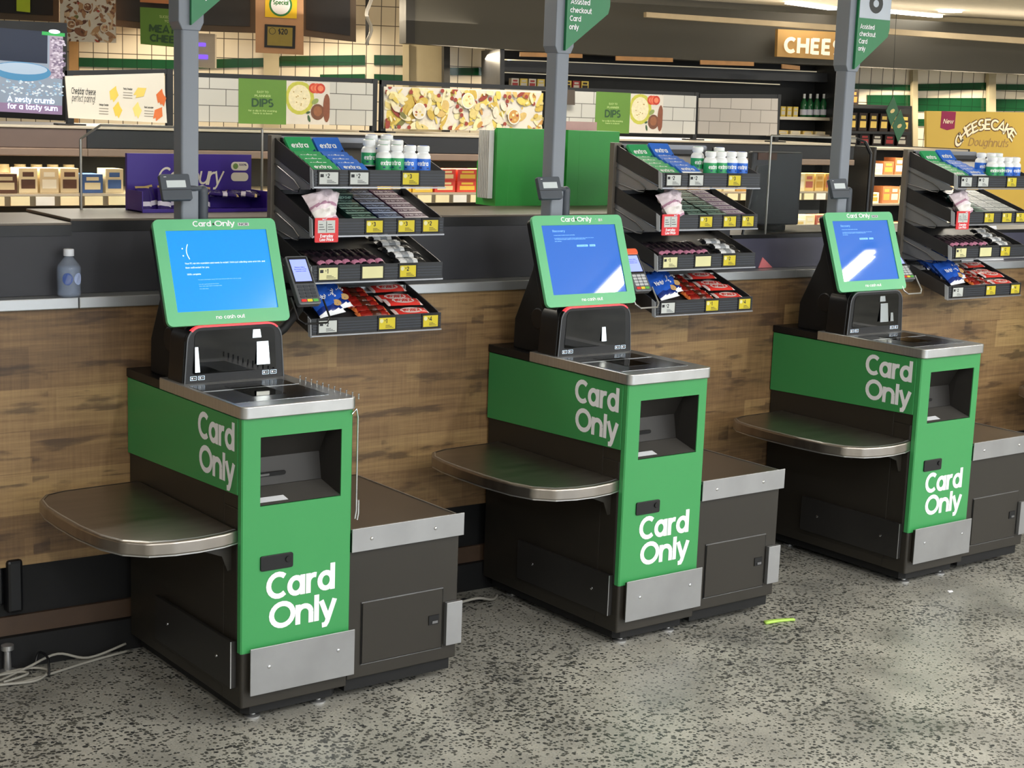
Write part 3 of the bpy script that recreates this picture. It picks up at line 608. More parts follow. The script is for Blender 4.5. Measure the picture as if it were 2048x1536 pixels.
MB().box(2.60, S1, .06, .46, 1.165, 1.29, mat('bluish_laminate', '4a4a5c', .4)).build('low_upstand', c); MB().box(2.60, S1, .055, .46, 1.29, 1.305, BLACK).build('low_cap', c)
MB().prism([(2.76, 1.166), (2.84, 1.166), (2.78, 1.21)], .056, .0595, mat('pink_corner_print', 'd77a80', .5), 'y').build('pink_print', c)
# foot, trunking at the left
m = MB(); m.lathe([(.03, 0), (.03, .006), (.012, .012), (.010, .07), (.02, .075), (.02, .09), (.008, .095)], STEEL, Matrix.Translation((-.40, -.02, 0)), 16)
tag(MB().box(0, .05, -.05, 0, 0, .17, BLACK).box(-.03, .0, -.02, 0, .02, .15, BLACK).build('cable_trunking', None, bevel=.01), 'black upright cable box on the base of the counter at the left edge', 'cable box').location = cf(-.395, .034, .185)
MB().add([], [], BLACK)
ft = m.build('levelling_foot', c, 'auto')

# water bottle on the ledge
b = cf(-.185, -.004 + .0, 1.1645); t = thing('water_bottle', b, 0, 'clear plastic water bottle with a white cap on the steel ledge', 'bottle')
MB().lathe([(.026, 0), (.034, .004), (.036, .012), (.0345, .03), (.036, .045), (.036, .088), (.033, .097), (.014, .121), (.0135, .128)], CLEAR, None, 28).build('bottle_body', t, True)
MB().lathe([(.024, .003), (.032, .008), (.033, .09), (.0315, .094)], mat('water', '9db4d8', .05, noise=0, alpha=.25), None, 28).build('water', t, True)
MB().lathe([(.016, .126), (.016, .145), (.0145, .147)], mat('white_cap', 'dfe4ee', .4), None, 24).build('cap', t, 'auto')
m = MB()
for a0, col in ((-62, 'aebfe8'), (-118, '4a62a8')):
    pts = [(.0365, 0)]
    cx, cz, rr = R(a0), .058, .016
    P = [( .0366 * math.cos(cx + rr * math.cos(q) / .0366), .0366 * math.sin(cx + rr * math.cos(q) / .0366), cz + rr * math.sin(q) * 1.15) for q in [2 * PI * i / 20 for i in range(20)]]
    m.poly(P, mat('bottle_label_' + col, col, .4))
m.build('label_print', t)

# cables on the floor
CAB = mat('pale_grey_cable', '9c9a92', .5)
def wob(pts, n=6):
    out = []; P = [Vector(p) for p in pts]
    for i in range(len(P) - 1):
        p0, p1, p2, p3 = P[max(i - 1, 0)], P[i], P[i + 1], P[min(i + 2, len(P) - 1)]
        for j in range(n):
            t = j / n; out.append(.5 * ((2 * p1) + (-p0 + p2) * t + (2 * p0 - 5 * p1 + 4 * p2 - p3) * t * t + (-p0 + 3 * p1 - 3 * p2 + p3) * t ** 3))
    return out + [P[-1]]
m = MB()
m.tube(wob([(-.62, .62, .005), (-.46, .70, .005), (-.35, .735, .02), (-.25, .75, .04), (-.15, .745, .01), (-.02, .755, .03)]), .0042, CAB)
m.tube(wob([(-.60, .66, .01), (-.48, .66, .01), (-.36, .65, .005), (-.30, .70, .01), (-.34, .745, .012), (-.44, .74, .01), (-.47, .69, .005), (-.40, .66, .005), (-.30, .68, .006), (-.16, .72, .006), (-.02, .74, .01)]), .0042, CAB)
m.tube(wob([(-.58, .70, .005), (-.47, .735, .01), (-.38, .72, .015), (-.37, .69, .015), (-.45, .67, .012)]), .0042, CAB)
tag(m.build('cable_bundle', None, True), 'tangle of pale grey cables on the floor under the counter at the left', 'cables')
m = MB().tube(wob([(-.33, .74, .004), (-.31, .75, .055), (-.30, .70, .05), (-.31, .665, .004)]), .004, BLACK)
tag(m.build('black_cable', None, True), 'short black cable looped over the pale grey cable tangle', 'cable')
m = MB().tube(wob([(1.15, .60, .006), (1.24, .56, .03), (1.32, .57, .01), (1.38, .62, .004)]), .005, CAB); m.tube(wob([(1.12, .62, .004), (1.2, .60, .02), (1.30, .60, .004)]), .004, BLACK)
tag(m.build('cable', None, True), 'grey cable on the floor in the gap between the nearest and middle self-checkouts', 'cable')
# litter
CEL = mat('celery_green', 'a9cf5d', .45, noise=.1, scale=200)
m = MB(); vs = []
prof = [(-.008, .0), (-.009, .006), (-.005, .010), (0, .0065), (.005, .010), (.009, .006), (.008, 0)]
N_ = 8
for i in range(N_ + 1):
    q = i / N_; y0 = .006 * math.sin(q * 3); sc = .8 + .3 * (1 - q)
    for (a, b_) in prof: vs.append((q * .125, y0 + a * sc, b_ * sc))
k = len(prof); fs = [(i * k + j, i * k + j + 1, (i + 1) * k + j + 1, (i + 1) * k + j) for i in range(N_) for j in range(k - 1)] + [(i * k, (i + 1) * k, (i + 1) * k + k - 1, i * k + k - 1) for i in range(N_)] + [tuple(range(k)), tuple(range(N_ * k, N_ * k + k))]
m.add(vs, fs, CEL); o = m.build('celery_stick', None, True); o.location = (2.012, -.135, .001); o.rotation_euler = (0, 0, R(-13)); tag(o, 'pale green celery stick lying on the concrete floor', 'celery')
m = MB().prism([(0, 0), (.02, -.003), (.026, .008), (.012, .014), (.002, .01)], 0, .003, WHITE); o = m.build('paper_scrap'); o.location = (2.92, -.24, 0); tag(o, 'small white scrap of paper on the floor in front of the far self-checkout', 'litter')

#PART2
# ------------------------------------------------------------------ goods (one prototype mesh per kind, copied)
def grid_pillow(w, l, h, mats, bands, wr=.0, seed=1, nx=8, ny=14):
    rnd = random.Random(seed); vs = []; fs = []; ms = []
    for side in (1, -1):
        for j in range(ny + 1):
            v = j / ny * 2 - 1
            for i in range(nx + 1):
                u = i / nx * 2 - 1
                e = max(0, 1 - abs(v) ** 6) * max(0, 1 - abs(u) ** 4); z = side * h / 2 * e ** .55
                if 0 < i < nx and 0 < j < ny: z += rnd.uniform(-wr, wr) * h * side
                x = u * w / 2 * (1 - .06 * (1 - abs(v) ** 4)); vs.append((x, v * l / 2, z + h / 2))
    o = (nx + 1) * (ny + 1)
    for s_ in (0, 1):
        for j in range(ny):
            for i in range(nx):
                a = s_ * o + j * (nx + 1) + i; q = (a, a + 1, a + nx + 2, a + nx + 1); fs.append(q if s_ == 0 else q[::-1])
                v = (j + .5) / ny; u = (i + .5) / nx; k = 0
                for (v0, v1, mk) in bands:
                    if v0 <= v <= v1: k = mk
                ms.append(k)
    b = MB(); b.v = vs; b.f = fs; b.m = ms; b.mats = mats; return b
def inst(name, mesh, loc, rot, label, cat, group, kids=()):
    o = bpy.data.objects.new(name, mesh); COL.objects.link(o); o.matrix_world = Matrix.Translation(loc) @ rot; tag(o, label, cat, group)
    for kn, km in kids:
        c_ = bpy.data.objects.new(kn, km); COL.objects.link(c_); c_.parent = o
        if len(km.keys()) if False else False: pass
    return o
def mesh_of(mb, smooth=False):
    o = mb.build('tmp', smooth=smooth); me = o.data; bpy.data.objects.remove(o); return me
SG = mat('gum_green', '2f9f63', .3, noise=.03); SB = mat('gum_blue', '2f6fd6', .3, noise=.03); GW = mat('glossy_white', 'f1f4f6', .25, noise=.02)
NAVY = mat('ink_navy', '1b2f6e', .3)
def bottle_mesh():
    return mesh_of(MB().lathe([(.019, 0), (.0225, .003), (.0225, .046), (.019, .053), (.0155, .056), (.0155, .060)], GW, None, 20), 'auto')
def label_mesh(mt):
    m = MB(); n = 20; vs = []; fs = []
    for i in range(n):
        a = 2 * PI * i / n; vs += [(.0228 * math.cos(a), .0228 * math.sin(a), .004), (.0228 * math.cos(a), .0228 * math.sin(a), .039)]
    for i in range(n): j = (i + 1) % n; fs.append((2 * i, 2 * j, 2 * j + 1, 2 * i + 1))
    m.add(vs, fs, mt)
    def wr(X, Y, z): a = -PI / 2 + X / .0228; r = .0229 + z * .3; return (r * math.cos(a), r * math.sin(a), Y)
    put_text(m, 'extra', 0, .019, .013, GW, None, .2, width=.034, align='c', warp=wr)
    for X, Y in ((.012, .010), (-.010, .011)):
        m.poly([wr(X + q[0], Y + q[1], .001) for q in ((0, 0), (.007, 0), (.007, .004), (0, .004))], NAVY)
    return mesh_of(m, True)
BOT = bottle_mesh(); LBL = {'green': label_mesh(SG), 'blue': label_mesh(SB)}
CAPM = {k: mesh_of(MB().lathe([(.0175, .060), (.0185, .062), (.0185, .074), (.016, .0765)], GW, None, 20).prism([(.012 * math.cos(a), .012 * math.sin(a)) for a in [2 * PI * i / 16 for i in range(16)]], .0765, .0772, v), 'auto') for k, v in (('green', SG), ('blue', SB))}
def gumpack(mt, head):
    m = MB().prism(rrect(-.048, .048, -.036, .036, .002, 2), 0, .011, mt); T = Matrix.Translation((0, 0, .0114))
    rectd(m, -.048, .048, -.036, -.012, GW if not head else mt, T, 0)
    put_text(m, 'extra', -.036, -.004 if not head else -.012, .022, GW, T, .19, width=.062)
    m.poly([(.030, -.030, .0118), (.044, -.030, .0118), (.044, -.018, .0118)], NAVY)
    return mesh_of(m)
GP = {(k, h): gumpack(v, h) for k, v in (('green', SG), ('blue', SB)) for h in (0, 1)}
def mintbox(c0, c1, word):
    a = mat('carton_' + c0, c0, .3, noise=.03); b_ = mat('carton_' + c1, c1, .3, noise=.03)
    m = MB().prism(rrect(-.045, .045, -.024, .024, .002, 2), 0, .017, a)
    rectd(m, -.045, .045, -.024, -.010, b_, Matrix.Translation((0, 0, .0173)), 0)
    put_text(m, word, -.038, -.004, .014, b_, Matrix.Translation((0, 0, .0174)), .18, width=.07)
    T = frameT((-.04, -.0243, .003), (1, 0, 0), (0, 0, 1)); put_text(m, word, 0, 0, .011, b_, T, .18, width=.078)
    return mesh_of(m)
MINT = {'dark green': mintbox('16332f', '8fb3a6', 'eclipse'), 'navy': mintbox('1d2c4e', 'a6b8d8', 'eclipse'), 'purple and white': mintbox('5b3a58', 'd9cfd9', 'mints'),
        'white and violet': mintbox('cfc8d0', '6a4a78', 'mints'), 'white': mintbox('e8ebe8', '7d8a8f', 'mints')}
def mt_(c, r=.3): return mat('wrapper_' + c, c, r, noise=.08, scale=120)
BARB = mesh_of(grid_pillow(.034, .125, .018, [mt_('17131a'), mt_('d08aa8'), mt_('3a2a34')], [(.1, .22, 1), (.25, .45, 2), (.62, .72, 2)], .12, 3), True)
BARW = mesh_of(grid_pillow(.038, .125, .016, [mt_('dfe1e2'), mt_('17181b'), mt_('9aa0a6')], [(.0, .25, 1), (.45, .62, 2), (.86, 1, 1)], .15, 5), True)
CHIP = mesh_of(grid_pillow(.105, .135, .040, [mt_('2a5cc4', .18), mt_('e9edf5', .2), mt_('16307c', .2)], [(.08, .22, 1), (.42, .56, 2)], .16, 8, 10, 14), True)
def chipmesh():
    b_ = grid_pillow(.105, .135, .040, [mt_('2a5cc4', .18), mt_('e9edf5', .2), mt_('16307c', .2)], [(.0, .05, 1), (.10, .20, 2)], .14, 8, 10, 14)
    put_text(b_, "Nobby's", 0, .0, .020, mt_('e9edf5', .2), Matrix.Translation((0, -.012, .0405)), .2, width=.085, align='c')
    disc(b_, .03, -.035, .016, .014, mat('nut_tan', 'c9a36a', .5), Matrix.Translation((0, 0, .0385)), 0); return mesh_of(b_, True)
CHIP = chipmesh()
CHOC = mesh_of(grid_pillow(.034, .125, .020, [mt_('8d2019', .2), mt_('4a2216', .2), mt_('d9733c', .2)], [(.0, .1, 2), (.3, .55, 1), (.9, 1, 2)], .15, 11), True)
def kitmesh():
    b_ = grid_pillow(.050, .135, .014, [mt_('d83a33', .2), mt_('f0d9d6', .2)], [(.0, .06, 1), (.94, 1, 1)], .08, 13)
    T = Matrix.Translation((0, 0, .0145)) @ Matrix.Rotation(PI / 2, 4, 'Z'); disc(b_, 0, 0, .042, .019, mt_('f0d9d6', .2), T, 0)
    put_text(b_, 'KitKat', 0, -.010, .020, mt_('d83a33', .2), T, .2, width=.066, align='c'); return mesh_of(b_, True)
KIT = kitmesh()
def pouch(seed):
    b_ = grid_pillow(.085, .115, .036, [mt_('e4d6dd', .35), mt_('b58aa2', .35), mt_('f0ecea', .35)], [(.0, .12, 1), (.5, .62, 1), (.2, .4, 2)], .3, seed, 9, 12); return mesh_of(b_, True)
PCH = [pouch(s_) for s_ in (21, 22)]

# ------------------------------------------------------------------ confectionery racks on the counter
RK = mat('rack_dark_metal', '39393b', .4, .3, noise=.06); RKB = mat('rack_back_steel', '85888e', .35, .4, noise=.08, scale=12); UPR = mat('rack_upright', '6d675f', .45, .2)
LIP = mat('tray_lip_black', '14161a', .35); LIPR = mat('tray_lip_ridge', '2b303a', .4)
ACR = mat('acrylic_end', 'c9d0d8', .15, noise=.02, alpha=.6)
TAGW = mat('eink_white_tag', 'bfc4c2', .5, noise=.02); TAGY = mat('yellow_special_tag', 'c9b81f', .5, noise=.03); TAGP = mat('pale_yellow_tag', 'd6d3a0', .5); TAGR = mat('red_low_price_holder', 'd0262c', .4); TAGK = mat('tag_ink', '23252a', .6)
FZ = [1.517, 1.362, 1.213, 1.042]; SL = .085 / .275; RW = .49
TAGS = [[(.016, .090, 'W', '2'), (.127, .200, 'W', '2'), (.322, .390, 'Y', '3')], [(.19, .257, 'Y', '3'), (.31, .378, 'Y', '3'), (.405, .47, 'Y', '2')], [(.02, .094, 'P', '1'), (.178, .262, 'P', ''), (.32, .388, 'Y', '2')], [(.022, .094, 'W', '2'), (.245, .313, 'Y', '1'), (.415, .48, 'Y', '4')]]
def make_rack(label):
    r = thing('confectionery_rack', (0, 0, 0), -CA, label, 'display rack', 'confectionery racks on the counter')
    parts = []
    def B(mb, n_, parent=None, **k):
        o = mb.build(n_, parent or r, **k); parts.append(o); return o
    B(MB().box(-.012, .026, .272, .30, 1.165, 1.668, UPR), 'upright', bevel=.002); B(MB().box(.020, .026, .262, .272, 1.165, 1.66, BLACKM), 'upright_channel')
    B(MB().box(.027, .30, .285, .292, 1.20, 1.662, RKB), 'back_panel'); B(MB().prism(rrect(.027, RW - .02, 1.60, 1.664, (0, 0, .01, 0)), .288, .296, RKB, 'y'), 'header_panel')
    for i, fz in enumerate(FZ):
        dz = SL * .275
        m = MB(); m.prism([(0, fz + .026), (.275, fz + .026 + dz), (.275, fz + .030 + dz), (0, fz + .030)], .002, RW - .002, RK, 'x')
        tr = B(m, 'tray')
        for x in (0, RW - .004):
            B(MB().prism([(0, fz), (0, fz + .05), (.03, fz + .062), (.275, fz + .062 + dz * .95), (.275, fz + dz - .005)], x, x + .004, RK, 'x'), 'tray_side', tr)
        B(MB().box(.004, RW - .004, .270, .275, fz + dz, fz + dz + .045, RK), 'tray_back', tr)
        lp = MB().box(0, RW, -.004, 0, fz, fz + .053, LIP)
        for j in range(4): lp.box(.004, RW - .004, -.0052, -.004, fz + .009 + j * .009, fz + .013 + j * .009, LIPR)
        B(lp, 'price_rail', tr); B(MB().box(-.001, RW + .001, -.008, -.002, fz - .006, fz - .001, STEELD), 'rail_edge', tr)
        B(MB().prism([(-.006, fz - .008), (-.002, fz + .05), (.018, fz + .058), (.012, fz - .004)], -.003, -.0005, ACR, 'x'), 'end_cap', tr)
        if i < 3:
            B(MB().prism([(.272, fz + dz * .9), (.02, fz - .002), (.03, fz - .012), (.272, fz - .028)], .004, .007, RKB, 'x'), 'gusset')
            B(MB().tube([(.270, fz + .045, .0)] and [(.001, .272, fz + .058), (.0, .13, fz + .012), (.0, .09, fz - .012), (.0, .10, fz - .024), (.0, .13, fz - .024), (.001, .272, fz + .002)], .0022, STEELD, 6), 'wire_hook', smooth='auto')
        for (x0, x1, kd, tx) in TAGS[i]:
            T = frameT((x0, -.0055, fz + .003), (1, 0, 0), (0, 0, 1)); wv = x1 - x0
            m = MB().box(-.002, wv + .002, -.001, .048, -.001, .0015, BLACKM, T)
            m2 = {'W': TAGW, 'Y': TAGY, 'P': TAGP}[kd]; rectd(m, .003, wv - .004, .004, .042, m2, T, .002)
            if tx: put_text(m, tx, wv * .42, .024, .014, TAGK, T, .2, z=.0025); put_text(m, '$', wv * .34, .030, .006, TAGK, T, .2, z=.0025)
            if kd != 'P' or tx:
                for q in range(3): rectd(m, wv * .4, wv * (.85 - .1 * q), .008 + q * .004, .0095 + q * .004, TAGK, T, .0025)
                if kd == 'Y': disc(m, .012, .032, .007, .007, TAGP, T, .0025, 14)
                else: rectd(m, .006, .018, .026, .036, TAGK, T, .0025)
            B(m, 'price_tag', tr)
        if i == 1:
            T = frameT((.004, -.0075, fz - .022), (1, 0, 0), (0, 0, 1)); m = MB().prism(rrect(0, .084, 0, .078, .004), 0, .003, TAGR, 'z', T)
            rectd(m, .010, .072, .030, .070, TAGW, T, .0034); rectd(m, .040, .042, .032, .068, TAGK, T, .0037)
            for q in range(3): rectd(m, .014, .036 - .004 * q, .040 + q * .008, .042 + q * .008, TAGK, T, .0037); rectd(m, .046, .068 - .004 * q, .040 + q * .008, .042 + q * .008, TAGK, T, .0037)
            put_text(m, 'Everyday', .042, .0155, .010, WHITE, T, .2, width=.046, align='c', z=.0036); put_text(m, 'Low Price', .042, .004, .010, WHITE, T, .2, width=.050, align='c', z=.0036)
            B(m, 'red_price_holder', tr)
    for p in parts: p.data.transform(Matrix.Translation((0, 0, -1.1645)))
    return r
RACKS = [(.520, 'left rack'), (1.955, 'middle rack'), (3.600, 'right rack')]
RNAME = ['four-tier confectionery rack with nine gum bottles, between the nearest and middle kiosks', 'four-tier confectionery rack right of the two green leaflet boxes', 'four-tier confectionery rack cut off by the right edge of the photo']
rack0 = None
def put_rack(root, s_): root.location = cf(s_, -.244, 1.1645)
rr0 = make_rack(RNAME[0]); put_rack(rr0, RACKS[0][0])
for i in (1, 2):
    c_ = copy_tree(rr0); c_['label'] = RNAME[i]; put_rack(c_, RACKS[i][0])
c_ = copy_tree(rr0); c_['label'] = 'confectionery rack almost wholly beyond the left edge, only tray corners showing'; put_rack(c_, -.985)
ORD = ['first', 'second', 'third', 'fourth', 'fifth', 'sixth', 'seventh', 'eighth', 'ninth', 'tenth']
TILT = math.atan(SL)
def rk_place(ri, tray, x, y, lift=0, ry=0, rx=0, rzz=0):
    s0 = RACKS[ri][0]; p = cf(s0 + x, -.244 + y, FZ[tray] + .0305 + SL * y + lift)
    rot = Matrix.Rotation(-CA, 4, 'Z') @ Matrix.Rotation(TILT + rx, 4, 'X') @ Matrix.Rotation(ry, 4, 'Y') @ Matrix.Rotation(rzz, 4, 'Z')
    return p, rot
for ri, (s0, rn) in enumerate(RACKS):
    rnd = random.Random(100 + ri)
    # gum cards, overlapping like shingles
    for ci, colr in enumerate(('green', 'blue')):
        nn = 6
        for j in range(nn):
            hd = j == nn - 1
            p, ro = rk_place(ri, 0, .062 + ci * .103 + (rnd.uniform(-.002, .002)), .040 + j * .034, .003 + (.016 if hd else 0) + (.006 if ri and ci else 0), rx=R(9) if not hd else R(28), rzz=rnd.uniform(-.03, .03))
            inst('gum_packet', GP[(colr, 1 if hd or ri == 0 and j > 3 else 0)], p, ro, f"{colr} chewing gum packet, {ORD[j]} from front of its column, top tray, {rn}", 'gum packet', f'{colr} gum packets on the top tray of the {rn}')
    rows = {0: [[(.262, 'green'), (.312, 'green'), (.362, 'blue'), (.412, 'blue')], [(.235, 'green'), (.290, 'green'), (.342, 'blue')], [(.270, 'blue'), (.330, 'blue')]],
            1: [[(.250, 'green'), (.305, 'green'), (.358, 'blue'), (.410, 'blue')], [(.228, 'green'), (.335, 'blue')]],
            2: [[(.250, 'green'), (.300, 'green'), (.355, 'blue'), (.408, 'blue')], [(.235, 'blue'), (.300, 'blue'), (.350, 'green')]]}[ri]
    for j, row in enumerate(rows):
        for q, (x, colr) in enumerate(row):
            p, ro = rk_place(ri, 0, x + .014, .036 + j * .048 + rnd.uniform(-.002, .002), .001)
            ro = Matrix.Rotation(-CA - .35 + rnd.uniform(-.5, .3), 4, 'Z') @ Matrix.Rotation(0, 4, 'X'); p = p + Vector((0, 0, .004)); ro = ro @ Matrix.Scale(1.13, 4)
            inst('gum_bottle', BOT, p, ro, f"white gum bottle with {colr} label, {ORD[q]} from left in the {['front', 'second', 'back'][j]} row, {rn}", 'gum bottle', f'gum bottles on the top tray of the {rn}', (('label_wrap', LBL[colr]), ('cap', CAPM[colr])))
    # tray two
    for q in range(2 if ri == 0 else 2):
        p, ro = rk_place(ri, 1, .045 + q * .035 + (.03 if ri else 0), .045 + q * .035, .030, rx=R(38 + 12 * q), rzz=.25 - .6 * q)
        inst('sweet_pouch', PCH[q], p, ro, f"crumpled white-pink sweet pouch, {['front', 'rear'][q]} of two, second tray of {rn}", 'sweet bag', f'sweet pouches in the second tray of the {rn}')
    cols = {0: ['dark green', 'navy', 'purple and white'], 1: ['dark green', 'dark green', 'white and violet'], 2: ['dark green', 'white', 'white']}[ri]
    for ci, kd in enumerate(cols):
        for j in range(6):
            p, ro = rk_place(ri, 1, .196 + ci * .099, .034 + j * .041, .001 + (0 if ci else .016 * (j > 3)), rx=0)
            inst('mint_carton', MINT[kd], p, ro, f"{kd} mint carton, {ORD[j]} from front, {['left', 'centre', 'right'][ci]} column, second tray, {rn}", 'mint carton', f'mint cartons on the second tray of the {rn}')
    # tray three
    for q in range(8):
        p, ro = rk_place(ri, 2, .045 + q * .031, .082 + (q % 2) * .006, .002, ry=R(8), rzz=R(14) + rnd.uniform(-.08, .08))
        inst('nut_bar', BARB, p, ro, f"black and pink nut bar, {ORD[q]} from the left in the third tray, {rn}", 'snack bar', f'black and pink bars on the third tray of the {rn}')
    for q in range(5 if ri == 0 else 4 if ri == 2 else 3):
        p, ro = rk_place(ri, 2, .385 + (q % 2) * .01, .045 + q * .044, .002 + .002 * q, rzz=R(92) + rnd.uniform(-.12, .12))
        inst('snack_bar', BARW, p, ro, f"white and black snack bar, {ORD[q]} from front, third tray, {rn}", 'snack bar', f'white and black bars on the third tray of the {rn}')
    # tray four
    for q in range(5):
        p, ro = rk_place(ri, 3, .075 + (q % 2) * .045, .080 + q * .033, .030 + .003 * q, rx=R(22), rzz=rnd.uniform(-.15, .15) + R(8))
        inst('chip_bag', CHIP, p, ro, f"glossy blue nut bag, {ORD[q]} from front, bottom tray, {rn}", 'snack bag', f'blue nut bags on the bottom tray of the {rn}')
    for q in range(6):
        p, ro = rk_place(ri, 3, .245 + (q % 2) * .006, .036 + q * .036, .002, rzz=R(90) + rnd.uniform(-.08, .08))
        inst('chocolate_bar', CHOC, p, ro, f"dark red chocolate bar, {ORD[q]} from front, bottom tray, {rn}", 'chocolate bar', f'dark red chocolate bars on the bottom tray of the {rn}')
    for q in range(4):
        p, ro = rk_place(ri, 3, .395, .040 + q * .054, .004 + (.010 if q % 2 else 0), rx=R(3), rzz=R(90) + rnd.uniform(-.04, .04))
        inst('wafer_bar', KIT, p, ro, f"bright red and white wafer bar, {ORD[q]} from front, bottom tray, {rn}", 'chocolate bar', f'red wafer bars on the bottom tray of the {rn}')

# ------------------------------------------------------------------ on the worktop behind
PUR = mat('royal_purple_card', '3a1f8e', .4, noise=.03); CREAM = mat('cream_ink', 'e9e0cf', .5); PURD = mat('dark_purple_wrapper', '2c1a66', .2, noise=.1, scale=120); GOLD = mat('gold_foil', 'c9b27a', .3, .5)
# glass screens standing on the worktop
GL = mat('clear_screen_glass', 'f4f8f8', .02, noise=0, trans=1, ior=1.03, spec=.6); EDGE = mat('screen_edge_metal', 'a2a19c', .35, .8, noise=.05)
gs = thing('glass_screen', (0, 1.22, 1.395), 0, 'clear glass counter screen with a clipped corner behind the purple chocolate box', 'counter screen')
PP_ = [(.035, 0), (.035, .235), (.105, .282), (.71, .282), (.71, 0)]
MB().prism(PP_, 0, .006, GL, 'y').build('pane', gs)
m = MB()
for i in range(4): a, b_ = PP_[i], PP_[i + 1]; m.tube([(a[0], .003, a[1]), (b_[0], .003, b_[1])], .0045, EDGE, 6)
m.build('metal_edge', gs)
cb_ = thing('chocolate_display_box', (.20, 1.10, 1.398), 0, 'purple cardboard chocolate box with cream script lettering, behind the leftmost sign post', 'display box')
bx0 = .02 - .035; m = MB().box(-.03, .435, .06, .075, 0, .19, PUR).box(-.03, -.026, -.06, .06, 0, .07, PUR).box(.431, .435, -.06, .06, 0, .07, PUR).box(-.03, .435, -.064, -.060, 0, .012, PUR).box(-.03, .435, -.06, .06, 0, .006, PUR)
m.build('carton', cb_, bevel=.001)
T = frameT((-.03, .0595, 0), (1, 0, 0), (0, 0, 1)); m = MB(); put_text(m, 'Cadbury', .105, .085, .062, CREAM, T, .12, sp=-.06, width=.245, slant=.25)
m.prism(rrect(.385, .452, .135, .165, .014), .0, .0008, CREAM, 'z', T); disc(m, .402, .150, .010, .010, mat('leaf_green', '6f8f4a', .5), T, .0015); put_text(m, '100%', .415, .151, .008, PURD, T, .16, width=.03, z=.0012)
m.prism(rrect(.385, .452, .098, .128, .014), .0, .0008, CREAM, 'z', T)
m.build('lettering', cb_)
CB = mesh_of(grid_pillow(.05, .11, .014, [PURD, GOLD, mt_('e5dff0', .2)], [(.0, .07, 1), (.35, .48, 2), (.93, 1, 1)], .1, 31), True)
for q in range(12):
    lx = .0 + .036 * q; rz_ = [0, .2, -.15, .1][q % 4]
    inst('chocolate_bar', CB, Vector((.195 + lx, 1.085 + .03 * (q % 2), 1.428 + (.022 if q > 6 else 0))), Matrix.Rotation(R(70), 4, 'X') @ Matrix.Rotation(rz_, 4, 'Z') if q < 7 else Matrix.Rotation(R(12), 4, 'X') @ Matrix.Rotation(R(70) + rz_, 4, 'Z'), f"purple wrapped chocolate bar, {(ORD + ['eleventh', 'twelfth'])[q]} from left in the purple display box", 'chocolate bar', 'purple bars in the display box')
GRC = mat('green_card', '2f9a3f', .4, noise=.03)
for i, (x0, x1) in enumerate(((1.80, 2.075), (2.105, 2.345))):
    t = thing('leaflet_box', (x0, 1.24 - .07 * i, 1.393), -.03, ['green cardboard leaflet box holding white leaflets, left of the pair, behind the second sign post', 'green cardboard leaflet box with a pink leaflet, right of the pair'][i], 'leaflet box', 'green leaflet boxes on the worktop')
    wv = x1 - x0
    MB().prism([(0, 0), (.045, 0.0), (.045, .31), (.03, .31), (0, .16)] if False else [(.0, .0), (.10, .0), (.10, .31), (.06, .31), (.0, .31)], .03, wv, GRC, 'x').build('box_front', t, bevel=.001)
    MB().prism([(.0, .0), (.14, .0), (.14, .17), (.02, .305), (0, .31)], -.03, .03, GRC, 'x').build('box_side', t)
    if i == 0:
        for j in range(7): tag(MB().box(-.055 - .0 * j, -.032, .02 + .012 * j, .0225 + .012 * j, .03, .30, mat('white_paper', 'd9d8d6', .7)).build('leaflet', t), None, None)
    else: MB().box(-.02, .20, .105, .11, .2, .345, mat('pink_leaflet', 'd8a9a9', .6)).build('leaflet', t)

# support screens near the far post
gs = thing('glass_screen', tuple(cf(2.80, .07, 1.305)), -CA, 'rounded glass counter screen beside the third sign post', 'counter screen')
P_ = [(0, 0), (.0, .405), (.50, .405), (.56, .39), (.60, .34), (.60, 0)]
MB().prism(P_, 0, .005, GL, 'y').build('pane', gs); m = MB()
for i in range(len(P_) - 1): a, b_ = P_[i], P_[i + 1]; m.tube([(a[0], .002, a[1]), (b_[0], .002, b_[1])], .005 if i < 3 else .008, EDGE if i < 2 else BLACK, 6)
m.tube([(-.0, .002, .0), (.60, .002, 0)], .006, BLACK, 6); m.build('metal_edge', gs)
m = MB(); m.tube([(-.13, 0, 0), (-.07, 0, .28)], .006, BLACK, 6); m.prism([(-.13, 0), (-.0, 0), (-.0, .29), (-.07, .28)], -.001, .002, GL, 'y')
m.build('side_wing', gs)
t = thing('staff_screen', tuple(cf(2.86, .24, 1.305)), -CA, 'dark staff screen seen from behind, left of the third sign post', 'monitor')
MB().box(0, .30, 0, .03, .02, .335, mat('dark_grey_casing', '3a3b3f', .5)).build('casing', t, bevel=.008); MB().box(.08, .22, .0, .12, 0, .02, BLACKM).build('stand', t)
MB().box(.03, .14, -.004, .0, .30, .33, mat('brown_sticker', '54392c', .5)).build('rear_label', t)

